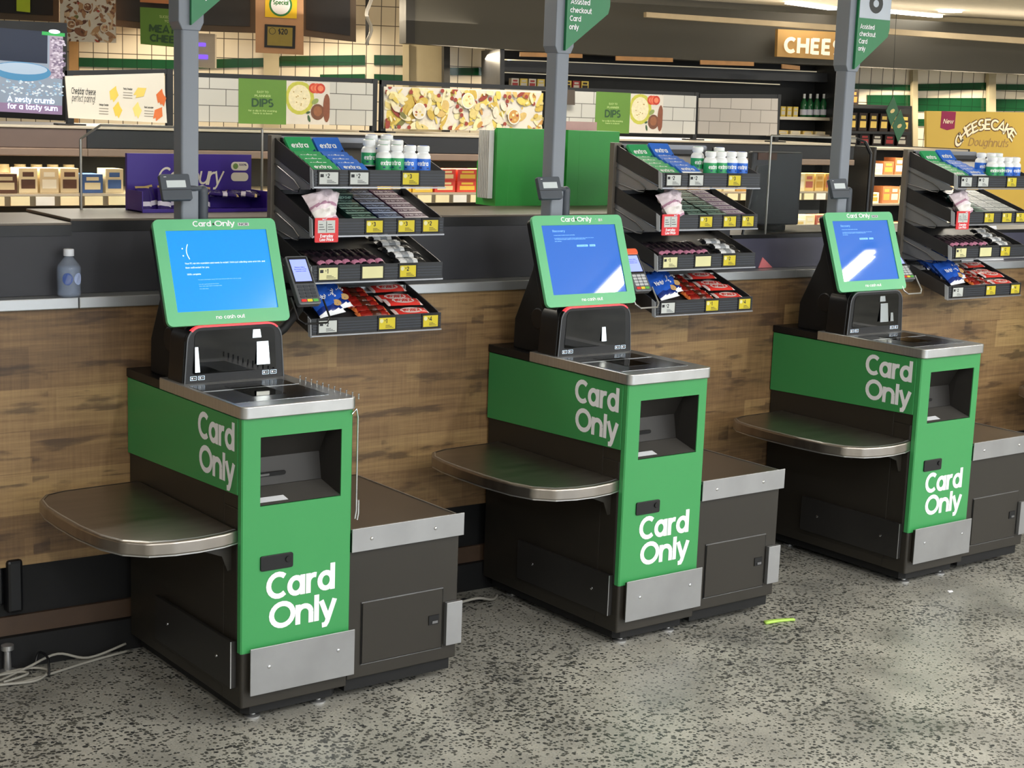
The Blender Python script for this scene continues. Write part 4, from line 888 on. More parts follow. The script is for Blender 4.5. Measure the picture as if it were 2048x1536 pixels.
# ------------------------------------------------------------------ chilled cabinets across the aisle
CAN = mat('canopy_charcoal', '26272a', .4, noise=.05); CANB = mat('canopy_brown_reflection', '6a5a54', .45, noise=.05); LIPB = mat('canopy_lip_bronze', '8a7668', .4, .3); TRIM = mat('cabinet_top_trim', 'c2b6a2', .35, .5)
FRD = mat('fridge_interior', '15171a', .6)
Y0 = 3.0
fr = thing('chilled_cabinet', (0, Y0, 0), 0, 'long open chilled cabinet with lit price strip across the aisle', 'fridge')
for (xa, xb, cm) in ((-1.2, .78, CANB), (.78, 5.95, CAN)):  # browner left length: a reflection painted into the canopy colour
    MB().box(xa, xb, 0, .7, 1.535, 1.622, cm).build('canopy', fr, bevel=.004); MB().box(xa, xb, -.01, .02, 1.500, 1.535, LIPB).build('canopy_lip', fr, bevel=.004)
MB().box(-1.2, 5.95, -.005, .72, 1.622, 1.634, TRIM).build('top_trim', fr, bevel=.002)
MB().box(-1.2, 5.95, .62, .7, 0, 1.535, FRD).build('back_wall', fr); MB().box(-1.2, 5.95, .0, .62, 0, .98, CAN).build('lower_body', fr)
MB().box(-1.2, 5.95, .03, .60, 1.318, 1.33, TRIM).build('shelf', fr); MB().box(-1.2, 5.95, -.10, .60, 1.06, 1.075, TRIM).build('shelf', fr)
MB().box(-1.2, 5.95, .05, .09, 1.520, 1.532, mat('warm_shelf_tube', 'ffe2a8', .4, em=3.5, noise=0)).build('shelf_light', fr)
TK = [mat('ticket_cream', 'efe2b8', .5), mat('ticket_white', 'e8e6df', .5), mat('ticket_orange', 'd9922f', .5)]
strip = MB().box(-1.2, 5.95, .012, .02, 1.278, 1.322, mat('strip_backing', '6d6350', .5)).build('price_rail', fr)
for q in range(62):
    x = -1.15 + q * .113; mt0 = TK[0] if q % 5 else TK[1]
    if x < .15: mt0 = TK[2] if q % 3 else TK[0]
    MB().box(x, x + .085, .006, .012, 1.281, 1.320, mt0).build('price_ticket', strip)
l = area('cabinet_shelf_light', (2.4, Y0 + .14, 1.485), 7.0, .05, 46, (1, .86, .6)); l2 = area('cabinet_lower_light', (2.4, Y0 + .02, 1.27), 7.0, .05, 26, (1, .86, .6))
PALS = {'left': ['e0872f', 'd8402f', 'e9d9b0', '3a2a20', 'f0e6cc', 'c95a2a'], 'glass': ['e8d9b4', 'b98a52', 'd7c7a4', '5a3a2a', '3f5f9a'], 'mid': ['c8372f', 'd84a3a', 'e8b43a', 'f0e0a8', 'c8372f', 'e9c64a'],
        'right': ['e3c37a', 'efe0b0', 'c99a4a', 'f2e8cc', 'b96a5a'], 'far': ['e0a04a', 'b9744a', 'efe0b8', 'f3ead0', 'd7c7a4']}
def carton_mesh(c0, c1, w_, d_, h_):
    m = MB().box(-w_ / 2, w_ / 2, 0, d_, 0, h_, mat('pack_' + c0, c0, .5)); T = frameT((-w_ / 2, -.0008, 0), (1, 0, 0), (0, 0, 1))
    rectd(m, w_ * .12, w_ * .88, h_ * .18, h_ * .55, mat('pack_' + c1, c1, .5), T, 0); rectd(m, w_ * .2, w_ * .8, h_ * .66, h_ * .85, mat('pack_' + c1, c1, .5), T, 0)
    return mesh_of(m)
PK = {}
def pack(c0, c1, sz):
    k = (c0, c1, sz)
    if k not in PK: PK[k] = carton_mesh(c0, c1, *sz)
    return PK[k]
CN = {'b9744a': 'terracotta', 'e0872f': 'orange', 'd8402f': 'red', 'e9d9b0': 'beige', '3a2a20': 'dark brown', 'f0e6cc': 'cream', 'c95a2a': 'rust', 'e8d9b4': 'beige', 'b98a52': 'tan', 'd7c7a4': 'pale tan', '5a3a2a': 'brown', '3f5f9a': 'blue', 'c8372f': 'red', 'd84a3a': 'bright red', 'e8b43a': 'yellow', 'f0e0a8': 'pale yellow', 'e9c64a': 'lemon yellow',
      'e3c37a': 'straw coloured', 'efe0b0': 'cream', 'c99a4a': 'caramel', 'f2e8cc': 'ivory', 'b96a5a': 'dusty pink', 'e0a04a': 'amber', 'd86a3a': 'orange', 'efe0b8': 'pale cream', 'f3ead0': 'off-white', 'c94a3a': 'red'}
rnd = random.Random(5)
def row(x0, x1, y, z, pal, where, sizes, lay=1, gap=.012):
    x = x0
    while x < x1:
        sz = rnd.choice(sizes); c0 = rnd.choice(PALS[pal]); c1 = rnd.choice([c for c in PALS[pal] if c != c0] + ['f4efe0'])
        CN.setdefault('f4efe0', 'white')
        for L_ in range(lay):
            inst('chilled_packet', pack(c0, c1, sz), Vector((x + sz[0] / 2, y + rnd.uniform(0, .02), z + L_ * (sz[2] + .001))), Matrix.Rotation(rnd.uniform(-.06, .06), 4, 'Z'), f"{CN[c0]} packet, {CN[c1]} print, {where}", 'food packet', f'{CN[c0]} and {CN[c1]} packets {where}')
        x += sz[0] + gap
A_ = (.10, .12, .085); B__ = (.13, .12, .06); C__ = (.085, .1, .11)
row(-1.0, .16, Y0 + .10, 1.331, 'left', 'on the chilled shelf at the far left', [A_, C__]); row(-1.0, .9, Y0 - .06, 1.076, 'left', 'on the lower chilled shelf at the far left', [A_, C__])
row(.18, .95, Y0 + .08, 1.331, 'glass', 'on the chilled shelf seen through the clipped glass screen', [A_, C__])
row(2.45, 3.4, Y0 + .06, 1.331, 'mid', 'on the chilled shelf left of the green leaflet boxes', [B__], 2)
row(4.2, 5.9, Y0 + .08, 1.331, 'right', 'on the chilled shelf behind the middle rack', [A_, C__]); row(4.2, 5.9, Y0 - .06, 1.076, 'right', 'on the lower chilled shelf behind the middle rack', [C__, A_], 1)
# row of jars at the left
for q in range(9):
    m_ = None
JAR = mesh_of(MB().lathe([(.028, 0), (.03, .004), (.03, .045), (.026, .05), (.026, .062)], mat('cream_pot', 'd8c9a2', .35), None, 14), 'auto')
MB().box(-1.1, .95, .34, .60, 1.375, 1.382, TRIM).build('back_shelf', fr)
for q in range(10): inst('cream_pot', JAR, Vector((.15 + q * .078, Y0 + .40, 1.383)), Matrix(), 'cream pot in the row on the back shelf of the chilled cabinet at the left', 'pot', 'cream pots on the chilled cabinet shelf')

# ------------------------------------------------------------------ printed boards and frames above the cabinets
def board(name, px, y, th, mt0, label=None, cat=None, parent=None, group=None):
    P = [at_y(u, v, y) for (u, v) in px]      # tl, tr, br, bl
    bl = P[3]; ex = (P[2] - P[3]); ey = (P[0] - P[3]); W_, H_ = ex.length, ey.length
    T = frameT(bl, ex, ey)
    inv = T.inverted(); q = [inv @ p for p in P]
    poly = [(a[0], a[1]) for a in (q[3], q[2], q[1], q[0])]
    m = MB().prism(poly, -th, 0, mt0, 'z')
    o = m.build(name, parent)
    o.matrix_world = T if not parent else T
    if parent: o.matrix_parent_inverse = parent.matrix_world.inverted()
    if label: tag(o, label, cat, group)
    return o, W_, H_
def art(o, name='print'):
    m = MB(); return m
def done(m, o, name='print'):
    c_ = m.build(name, o); return c_
def I_(): return Matrix()
SIGNW = mat('sign_white_board', 'd6d2c8', .5, noise=.02); OLIVE = mat('olive_green_card', '5c8433', .5, noise=.03); OLVD = mat('dark_green_ink', '274a2c', .5); OLVL = mat('light_green_ink', 'b9d08a', .5)
SUBW = tile_mat('printed_white_brick', 'bdbcb6', '55544f', .175, .078, .5, .5, 'Y'); SUBG = tile_mat('printed_grey_brick', 'a09a93', '5b5650', .175, .078, .5, .5, 'Y')
def swatch(m, kind, x0, x1, y0, y1, seed):
    """a generic food picture: bowls, slices, leaves"""
    r_ = random.Random(seed); W_ = x1 - x0; H_ = y1 - y0; z = .0012
    rectd(m, x0, x1, y0, y1, mat('photo_white', 'cfc9bf', .5), I_(), z)
    def cl(c): return mat('photo_' + c, c, .5, noise=.12, scale=300)
    def D(cx, cy, rx, ry, c, a=0):
        nonlocal z
        z += .00006; n = 18; ca, sa = math.cos(a), math.sin(a); P = []
        for i in range(n):
            t = 2 * PI * i / n; X = cx + rx * math.cos(t) * ca - ry * math.sin(t) * sa; Y = cy + rx * math.cos(t) * sa + ry * math.sin(t) * ca
            P.append((min(max(X, x0), x1), min(max(Y, y0), y1), z))
        m.poly(P, cl(c))
    if kind == 'dip':
        D(x0 + W_ * .30, y0 + H_ * .62, H_ * .40, H_ * .40, 'b9b84a'); D(x0 + W_ * .30, y0 + H_ * .62, H_ * .30, H_ * .31, 'ddd3b0')
        for _ in range(9): D(x0 + W_ * (.3 + r_.uniform(-.14, .14)), y0 + H_ * (.62 + r_.uniform(-.2, .2)), .004, .003, 'a58a4a')
        for q in range(3): D(x0 + W_ * (.62 + .08 * q), y0 + H_ * .86, H_ * .13, H_ * .12, ['c0432c', 'd05a3c', 'b93a28'][q]); D(x0 + W_ * (.62 + .08 * q), y0 + H_ * .86, H_ * .08, H_ * .07, 'd97a58')
        D(x0 + W_ * .72, y0 + H_ * .30, H_ * .19, H_ * .19, '6e4632'); D(x0 + W_ * .72, y0 + H_ * .32, H_ * .12, H_ * .12, '8d5a3c'); D(x0 + W_ * .93, y0 + H_ * .4, H_ * .10, H_ * .34, '7e4a34'); D(x0 + W_ * .66, y0 + H_ * .55, H_ * .10, H_ * .06, '8a9a5a', .5)
        D(x0 + W_ * .52, y0 + H_ * .14, .007, .018, '38573a', .3); D(x0 + W_ * .50, y0 + H_ * .28, .012, .006, '38573a', .3)
    else:
        n = int(W_ / .012)
        pal = {'cheese': ['cdb95e', 'd6cda8', 'c9b878', 'bba04a', 'cfc8b6', 'd8cfa0', 'b98a4a', '8a3a30', '6b6b3e', 'c4a868'], 'antipasti': ['a07a5c', '7e5540', 'c4a98c', '8f6a50', '5b3a30', 'b08c68', 'a5483a', '6b4832', 'cdbca6', '6b6b3e']}[kind]
        for q in range(int(n * 2.2)):
            a = r_.uniform(.02, .075) * (1 - q / (n * 3.2)); D(x0 + r_.random() * W_, y0 + r_.random() * H_, a, a * r_.uniform(.2, .7), pal[min(int(abs(r_.gauss(0, 4))), len(pal) - 1)], r_.uniform(0, 3))
            if q % 5 == 0: D(x0 + r_.random() * W_, y0 + r_.random() * H_, .012, .011, pal[-3], 0)
        for q in range(3):
            cx, cy = x0 + W_ * (.2 + .3 * q), y0 + H_ * r_.uniform(.25, .75); D(cx, cy, .042, .042, 'd8d4cc'); D(cx, cy, .036, .036, pal[q + 4 if kind == 'cheese' else q]);
            for _ in range(8): D(cx + r_.uniform(-.022, .022), cy + r_.uniform(-.022, .022), .008, .006, r_.choice(pal))
YS = 3.12
# frames with hanging boards
def frame_thing(u0, v0, u1, v1, vb, label, lp=True, rp=True):
    a = at_y(u0, v0, YS); b_ = at_y(u1, v1, YS); t = thing('sign_frame', (a.x, YS, 1.634), 0, label, 'sign frame', 'black sign frames on top of the chilled cabinet')
    za, zb = a.z - 1.634, b_.z - 1.634; Wd = b_.x - a.x; FB = mat('frame_black', '17181a', .4)
    m = MB(); m.add([(0, -.01, za - .022), (Wd, -.01, zb - .022), (Wd, .01, zb - .022), (0, .01, za - .022), (0, -.01, za), (Wd, -.01, zb), (Wd, .01, zb), (0, .01, za)], [(0, 1, 2, 3), (4, 5, 6, 7), (0, 1, 5, 4), (1, 2, 6, 5), (2, 3, 7, 6), (3, 0, 4, 7)], FB); m.build('top_rail', t)
    if lp: MB().box(0, .03, -.012, .012, 0, za, FB).box(-.05, .08, -.03, .03, 0, .008, FB).build('frame_post', t)
    if rp: MB().box(Wd - .03, Wd, -.012, .012, 0, zb, FB).box(Wd - .08, Wd + .05, -.03, .03, 0, .008, FB).build('frame_post', t)
frame_thing(132, 141, 344, 138, 240, 'black frame of the sliced cheese board at the left'); frame_thing(353, 144, 753, 158, 258, 'black frame crossing behind the leftmost sign post, left dips board hung in it')
frame_thing(761, 160, 1395, 185, 270, 'widest black frame, cheese platter picture and right dips board hung in it'); frame_thing(1398, 188, 1560, 189, 272, 'black frame of the plain grey tile board', False)
HOOKM = mat('hook_wire', '2a2a2a', .5)
o, W_, H_ = board('hanging_board', [(130, 152), (328, 146), (334, 246), (137, 236)], 3.09, .006, SIGNW, 'white board with cheddar slices and cheese pairings text', 'sign'); m = art(o)
put_text(m, 'Cheddar cheese', .012, H_ * .58, .030, TAGK, I_(), .13, width=.115, z=.001); put_text(m, 'perfect pairing!', .014, H_ * .40, .034, TAGK, I_(), .09, width=.11, slant=.2, z=.001)
for (cx, cy, c, a) in ((.44, .66, 'd9c25a', 1.2), (.48, .28, 'd9bf50', 1.4), (.71, .74, 'ddc465', .5), (.68, .30, 'e3cf7c', 1.4), (.92, .66, 'cf6a34', 1.3), (.90, .24, 'd0703c', .9)):
    for q in range(2 if c[0] != 'c' else 3):
        z_ = .001 + q * .0003; A = a + q * .25; l1, l2 = .036, .020; ox, oy = W_ * cx + q * .006, H_ * cy - q * .006
        m.poly([(ox + l1 * math.cos(A), oy + l1 * math.sin(A), z_), (ox - l2 * math.sin(A), oy + l2 * math.cos(A), z_), (ox - l1 * math.cos(A), oy - l1 * math.sin(A), z_), (ox + l2 * math.sin(A), oy - l2 * math.cos(A), z_)], mat('slice_%s_%d' % (c, q), c, .5, noise=.04))
for (cx, cy, w1) in ((.30, .34, 'Vintage Cheddar'), (.54, .76, 'Tasty Cheddar'), (.76, .34, 'Red Leicester')):
    put_text(m, w1, W_ * cx, H_ * cy, .009, TAGK, I_(), .18, width=.045, z=.001)
    for q in range(3): rectd(m, W_ * cx, W_ * cx + .045, H_ * cy - .014 - q * .012, H_ * cy - .011 - q * .012, mat('grey_ink', '8a857c', .5), I_(), .001)
done(m, o)
def dips(px, seed, gx0, gx1, fx1, label):
    o, W_, H_ = board('hanging_board', px, 3.10, .006, SUBW, label, 'sign', group=None); m = art(o)
    rectd(m, W_ * gx0, W_ * gx1, -.004, H_ + .004, OLIVE, I_(), .001); swatch(m, 'dip', W_ * gx1, W_ * fx1, 0, H_, seed)
    cx = W_ * (gx0 + gx1) / 2; w0 = W_ * (gx1 - gx0)
    put_text(m, 'DIPS', cx, H_ * .38, H_ * .19, OLVD, I_(), .2, width=w0 * .46, align='c', z=.0016); put_text(m, 'EASY TO', cx, H_ * .70, H_ * .05, OLVL, I_(), .15, width=w0 * .24, align='c', z=.0016); put_text(m, 'PLANNER', cx, H_ * .61, H_ * .05, OLVL, I_(), .15, width=w0 * .34, align='c', z=.0016)
    put_text(m, 'for a dip in the evening', cx, H_ * .27, H_ * .04, OLVL, I_(), .15, width=w0 * .6, align='c', z=.0016); put_text(m, 'here is a bowl', cx, H_ * .21, H_ * .04, OLVL, I_(), .15, width=w0 * .4, align='c', z=.0016)
    done(m, o)
dips([(385, 154), (746, 167), (745, 252), (385, 243)], 3, .24, .50, .745, 'white brick board with olive green DIPS card, left of the cheese platter picture')
dips([(1113, 181), (1393, 192), (1390, 269), (1113, 262)], 4, .26, .505, .745, 'smaller white brick board with olive green DIPS card, right of the second sign post')
o, W_, H_ = board('hanging_board', [(768, 173), (1083, 182), (1083, 264), (768, 257)], 3.10, .006, SIGNW, 'wide picture board of cheese platter between the two dips boards', 'sign'); m = art(o); swatch(m, 'cheese', 0, W_, 0, H_, 9); done(m, o)
board('hanging_board', [(1398, 196), (1556, 197), (1554, 272), (1396, 268)], 3.10, .006, SUBG, 'plain grey tile-print board right of the smaller dips board', 'sign')
o, W_, H_ = board('wall_print', [(1110, 178), (1150, 180), (1150, 210), (1110, 208)], 3.07, .003, mat('brown_card', '4a4038', .5), 'small dark brown card hung on the board right of the second post', 'sign')

# TV screen
o, W_, H_ = board('video_screen', [(-60, 38), (134, 46), (135, 242), (-60, 232)], 4.2, .06, BLACK, 'large lit video screen reading a zesty crumb for a tasty sum', 'screen'); m = art(o)
def em(n_, c, e=.9): return mat(n_, c, .3, em=e, noise=0)
g0 = .03
rectd(m, W_ * .0, W_ - g0, g0, H_ - g0, em('tv_grey', '8f9db0', .5), I_(), .001)
rectd(m, 0, W_ * .78, H_ * .60, H_ - g0, em('tv_navy', '0e1a33', .5), I_(), .002); disc(m, W_ * .52, H_ * .50, W_ * .30, H_ * .10, em('tv_bowl', '4a86b0', .6), I_(), .003); disc(m, W_ * .52, H_ * .53, W_ * .26, H_ * .06, em('tv_crumbs', 'a5b9cf', .6), I_(), .004)
rectd(m, W_ * .8, W_ - g0, H_ * .45, H_ - g0, em('tv_lilac', '9f93a6', .6), I_(), .0022); rectd(m, W_ * .72, W_ * .96, H_ * .90, H_ - g0, em('tv_green', '2a9a4a', .8), I_(), .003); disc(m, W_ * .85, H_ * .945, W_ * .06, H_ * .022, em('tv_white', 'e6f0ff', 1), I_(), .0035)
rectd(m, 0, W_ - g0, g0, H_ * .16, em('tv_mauve', '8f7a9a', .6), I_(), .0022)
r_ = random.Random(2)
for q in range(150): disc(m, W_ * r_.uniform(.05, .95), H_ * r_.uniform(.25, .40), .007, .004, em('tv_crumb%d' % (q % 3), ['c9dcec', '8fb0cc', 'e0eaf4'][q % 3], .5), I_(), .003 + q * 1e-6, 6)
for q in range(120): disc(m, W_ * r_.uniform(.82, .96), H_ * r_.uniform(.45, .88), .008, .005, em('tv_speck%d' % (q % 2), ['c4bccb', '74667f'][q % 2], .6), I_(), .0032 + q * 1e-6, 6)
rectd(m, 0, W_ - g0, H_ * .165, H_ * .30 - .0, em('tv_band', '48568f', .6), I_(), .0036) if False else None
x_ = W_ * (60 + 12) / 195; put_text(m, 'A zesty crumb', x_, H_ * .175, H_ * .058, em('tv_white', 'e6f0ff', 1), I_(), .17, width=W_ * .49, z=.005); put_text(m, 'for a tasty sum', x_, H_ * .10, H_ * .058, em('tv_white', 'e6f0ff', 1), I_(), .17, width=W_ * .52, z=.005)
done(m, o, 'picture')

# ------------------------------------------------------------------ rear walls (structure)
def seg_plane(u0, t0, u1, t1):      # vertical wall through two places in the room
    a = CAMP + ray(u0, 200) * t0; b_ = CAMP + ray(u1, 200) * t1; d = Vector((b_.x - a.x, b_.y - a.y, 0)); return Vector((a.x, a.y, 0)), d.normalized()
def on_wall(P0, d, u, v): n_ = Vector((-d.y, d.x, 0)); return on(u, v, P0, n_)
def wall_seg(name, P0, d, px, depth, mt0, kind='structure', parent=None, label=None, cat=None, off=0):
    n_ = Vector((-d.y, d.x, 0)) 
    if n_.dot(Vector(cf_)) < 0: n_ = -n_
    Q = []
    for u, v in px:
        p = on(u, v, P0 + n_ * off, n_) - P0; Q.append((p.dot(d), p.z))
    T = Matrix(((d.x, n_.x, 0, P0.x), (d.y, n_.y, 0, P0.y), (0, 0, 1, 0), (0, 0, 0, 1)))
    m = MB().prism(Q, off, off + depth, mt0, 'y'); o = m.build(name, parent); o.matrix_world = T
    if kind: o['kind'] = kind
    if label: tag(o, label, cat)
    return o
WL = seg_plane(100, 16.5, 830, 16.9)
z_ = 0
wall_seg('wall_back', *WL, [(-100, -25), (835, 0), (835, 420), (-100, 420)], .3, TILE)
DG = GTILE
for (a, va, b_, vb, h0, h1) in ((155, 115, 350, 120, 0, 18), (350, 120, 560, 115, 0, 18), (560, 112, 730, 110, 0, 20), (640, 149, 730, 148, 0, 12), (748, 110, 808, 111, 0, 20), (748, 148, 808, 150, 0, 12)):
    wall_seg('trim_1', *WL, [(a, va), (b_, vb), (b_, vb + h1), (a, va + h1)], .02, DG, off=-.02)
PILL = mat('timber_post', 'b08a5c', .6, noise=.08); CRM = mat('cream_panel', 'b3a88c', .6, noise=.03); GRYB = mat('bulkhead_grey', '4d4b45', .7, noise=.03); GRYD = mat('bulkhead_dark_edge', '2f2e2c', .6)
wall_seg('trim_2', *WL, [(138, -20), (156, -20), (156, 420), (138, 420)], .05, PILL, off=-.06)
wall_seg('trim_3', *WL, [(527, 100), (558, 100), (558, 300), (527, 300)], .05, CRM, off=-.08); wall_seg('trim_4', *WL, [(731, -10), (738, -10), (738, 90), (731, 90)], .05, BLACK, off=-.3)
wall_seg('trim_5', *WL, [(806, 86), (818, 86), (818, 300), (806, 300)], .1, CRM, off=-.15); wall_seg('wall_back_2', *WL, [(818, 60), (893, 60), (893, 400), (818, 400)], .1, CRM, off=-.1)
BW = seg_plane(814, 15.6, 2046, 17.6)
wall_seg('wall_back_3', *BW, [(893, 60), (1008, 60), (1008, 400), (893, 400)], .1, TILE, off=.9); wall_seg('trim_6', *BW, [(899, 135), (985, 136), (985, 151), (899, 150)], .02, DG, off=.88)
wall_seg('trim_7', *BW, [(888, 80), (900, 80), (900, 300), (888, 300)], .1, GRYD, off=.7); wall_seg('trim_8', *BW, [(985, 92), (1006, 94), (1006, 300), (985, 300)], .1, CRM, off=.7)
wall_seg('wall_back_4', *BW, [(814, -20), (2300, 68), (2300, 164), (2046, 148), (1703, 132), (1398, 121), (1005, 98), (814, 86)], .25, GRYB)
wall_seg('trim_9', *BW, [(812, -18), (830, -18), (830, 87), (812, 86)], .3, GRYD, off=-.02)
wall_seg('wall_back_5', *BW, [(1695, 60), (2300, 60), (2300, 420), (1695, 420)], .2, TILE, off=1.0)
for (a, va, b_, vb, h) in ((1706, 167, 1828, 170, 11), (1834, 168, 1980, 165, 14), (1990, 168, 2300, 172, 12), (1735, 190, 1825, 190, 32), (1834, 196, 1980, 196, 27), (1990, 198, 2300, 200, 24), (1832, 238, 1853, 238, 14)):
    wall_seg('trim_10', *BW, [(a, va), (b_, vb), (b_, vb + h), (a, va + h)], .02, DG, off=.98)
for (a, b_, mt0) in ((1826, 1836, CRM), (1978, 1992, CRM), (1696, 1706, GRYD)): wall_seg('trim_11', *BW, [(a, 120), (b_, 120), (b_, 400), (a, 400)], .06, mt0, off=.9)
# cheese cabinet under the bulkhead
cc = wall_seg('wall_chiller', *BW, [(1005, 90), (1700, 120), (1700, 420), (1005, 420)], .1, FRD, None, None, 'tall black wall chiller recess beneath the cheese sign', 'fridge', off=.75)
def sub(parent, name, pts, dep, mt0, off):
    o = wall_seg(name, *BW, pts, dep, mt0, None, off=off); mw = o.matrix_world.copy(); o.parent = parent; o.matrix_parent_inverse = parent.matrix_world.inverted() if False else Matrix(); o.matrix_local = Matrix(); return o
for nm, pts, dep, mt0, off in (('lit_edge', [(1005, 118), (1700, 145), (1700, 147), (1005, 120)], .02, mat('lit_edge_strip', 'd9cdb0', .4, em=.5), .70), ('lit_edge', [(1010, 144), (1560, 168), (1560, 170), (1010, 146)], .02, MC['lit_edge_strip'], .66),
                               ('chiller_hood', [(1005, 121), (1700, 148), (1700, 166), (1005, 142)], .25, CAN, .45), ('side_panel', [(1000, 98), (1009, 98), (1009, 400), (1000, 400)], .7, CAN, .05), ('side_panel', [(1690, 128), (1702, 128), (1702, 400), (1690, 400)], .7, CAN, .05),
                               ('chiller_shelf', [(1010, 176), (1180, 180), (1180, 184), (1010, 180)], .35, TRIM, .40), ('chiller_shelf', [(1560, 233), (1692, 236), (1692, 242), (1560, 239)], .35, TRIM, .40), ('chiller_shelf', [(1560, 268), (1692, 270), (1692, 276), (1560, 274)], .35, TRIM, .40)):
    sub(cc, nm, pts, dep, mt0, off)
for (a, b_, va) in ((1040, 1165, 104), (1232, 1346, 112), (1401, 1508, 120), (1564, 1600, 128)):
    o = wall_seg('timber_sign', *BW, [(a, va), (b_, va + 4), (b_, va + 12), (a, va + 9)], .02, mat('timber_sign_board', 'b98a58', .5, noise=.15), None, None, {1040: 'narrow timber sign strip under the bulkhead behind the second sign post', 1232: 'narrow timber sign strip under the bulkhead, second from left', 1401: 'narrow timber sign strip under the bulkhead, third from left', 1564: 'narrow timber sign strip under the big cheese sign'}[a], 'sign', off=-.06)
# goods in the wall chiller
nB = Vector((-BW[1].y, BW[1].x, 0)); nB = nB if nB.dot(Vector(cf_)) > 0 else -nB; angB = math.atan2(BW[1].y, BW[1].x)
def wall_goods(u0, u1, vb, hh, ww, cols, where, off=.5, name='chilled_packet', mesh=None, step=None, cat='food packet'):
    u = u0; q = 0
    while u < u1:
        c0, c1 = cols[q % len(cols)]; p = on(u, vb + (u - u0) * .03, BW[0] + nB * off, nB)
        CN.update({c0: CN.get(c0, 'mixed colour'), c1: CN.get(c1, 'plain')})
        inst(name, mesh or pack(c0, c1, (ww, .1, hh)), p, Matrix.Rotation(angB, 4, 'Z'), f"{CN[c0]} {name.replace('_', ' ')} {where}", cat, f'{CN[c0]} {name.replace("_", " ")}s {where}')
        u += step or ww * 190 + 2; q += 1
CN.update({'d9d2c4': 'pale', 'b03a3a': 'red', 'e4c95a': 'yellow', '1b4a2a': 'green', '241c18': 'black', 'a8743a': 'tan', 'e8c86a': 'golden', '2b1d16': 'dark brown'})
wall_goods(1030, 1085, 176, .10, .08, [('d9d2c4', 'b03a3a'), ('e4c95a', 'd9d2c4')], 'on the black wall chiller shelf left of the second sign post'); wall_goods(1118, 1170, 180, .10, .08, [('b03a3a', 'd9d2c4'), ('e4c95a', '241c18')], 'on the black wall chiller shelf right of the second sign post')
wall_goods(1566, 1600, 233, .11, .055, [('e4c95a', 'd9d2c4')], 'in the wall chiller left of the green bottles')
BTL = mesh_of(MB().lathe([(.035, 0), (.038, .005), (.038, .15), (.014, .2), (.013, .245)], mat('green_bottle_glass', '1b5a34', .15), None, 14).lathe([(.0385, .02), (.039, .025), (.039, .075), (.0385, .08)], mat('bottle_paper_label', 'c9cbd8', .5), None, 14).lathe([(.0145, .2), (.015, .205), (.015, .25)], mat('silver_neck', 'd9dcdd', .3), None, 12), 'auto')
for q, u in enumerate((1606, 1618, 1632, 1645)): inst('green_bottle', BTL, on(u, 233.5, BW[0] + nB * .5, nB), Matrix(), f"green glass bottle with silver neck, {ORD[q]} from left in wall chiller beside the third post", 'bottle', 'green bottles in the wall chiller')
wall_goods(1566, 1655, 268, .04, .12, [('e8c86a', 'd9d2c4'), ('efe0b0', 'd9d2c4')], 'on the lowest visible shelf of the wall chiller')
# black shelving at the right with coffee-coloured boxes
bs = wall_seg('wall_shelving', *BW, [(1702, 208), (1824, 212), (1824, 420), (1702, 420)], .05, FRD, None, None, 'black shelving with dark bakery boxes right of the third sign post', 'shelving', off=.92)
for v in (211, 262, 290, 330, 370): sub(bs, 'shelf_board', [(1702, v), (1822, v + 2), (1822, v + 7), (1702, v + 5)], .3, CAN, .60)
wall_goods(1703, 1736, 210, .17, .17, [('241c18', 'a8743a')], 'on top of the black shelving at right', .72)
wall_goods(1704, 1820, 261, .20, .10, [('2b1d16', 'e8c86a')], 'on the middle shelf of the black shelving', .66)
wall_goods(1704, 1815, 289, .12, .12, [('2b1d16', 'd9d2c4'), ('241c18', 'b03a3a')], 'on the lower shelf of the black shelving', .66)
# green hanging mobile
m = MB(); GM = mat('mobile_green', '2c5a40', .5)
for (u, v, w_, h_) in ((1784, 222, .075, .16), (1798, 252, .085, .17)):
    p = on(u, v, BW[0] - nB * .6, nB); a = BW[1]
    m.prism([(-w_, 0), (0, -h_), (w_, 0), (0, h_)], 0, .01, GM, 'z', frameT(p, a, (0, 0, 1))); disc(m, .0, .0, .03, .02, GOLD, frameT(p, a, (0, 0, 1)), .011, 8, .6)
m.tube([on(1784, 140, BW[0] - nB * .6, nB) + Vector((0, 0, .60)), on(1784, 205, BW[0] - nB * .6, nB)], .003, HOOKM, 5)
tag(m.build('hanging_mobile'), 'two dark green diamond cards hanging before the shelving at right', 'hanging decoration')
# cheese sign and rail light
sg = wall_seg('cheese_sign', *BW, [(1556, 58), (1710, 66), (1710, 122), (1554, 113)], .06, mat('pine_sign_face', 'c29a5c', .5, noise=.12, scale=12), None, None, 'backlit pine sign with white CHEESE capitals on the bulkhead', 'sign', off=-.2)
p0 = on(1567, 105, BW[0] - nB * .205, nB); m = MB(); T = frameT(p0, BW[1], (0, 0, 1)); hh = (on(1567, 74, BW[0] - nB * .205, nB) - p0).z; ww = (on(1704, 113, BW[0] - nB * .205, nB) - p0).length
put_text(m, 'CHEESE', 0, 0, hh, mat('lit_white_letters', 'fff0d8', .4, em=.35, noise=0), T, .24, sp=.1, width=ww, z=.01); c_ = m.build('lettering'); c_.parent = sg; c_.matrix_parent_inverse = sg.matrix_world.inverted()
rl = wall_seg('light_rail', *BW, [(1293, 24), (2200, 86), (2200, 98), (1293, 34)], .08, mat('rail_beige', 'a3947a', .5), None, None, 'long beige light rail running along the bulkhead below the ceiling', 'light rail', off=-.45)
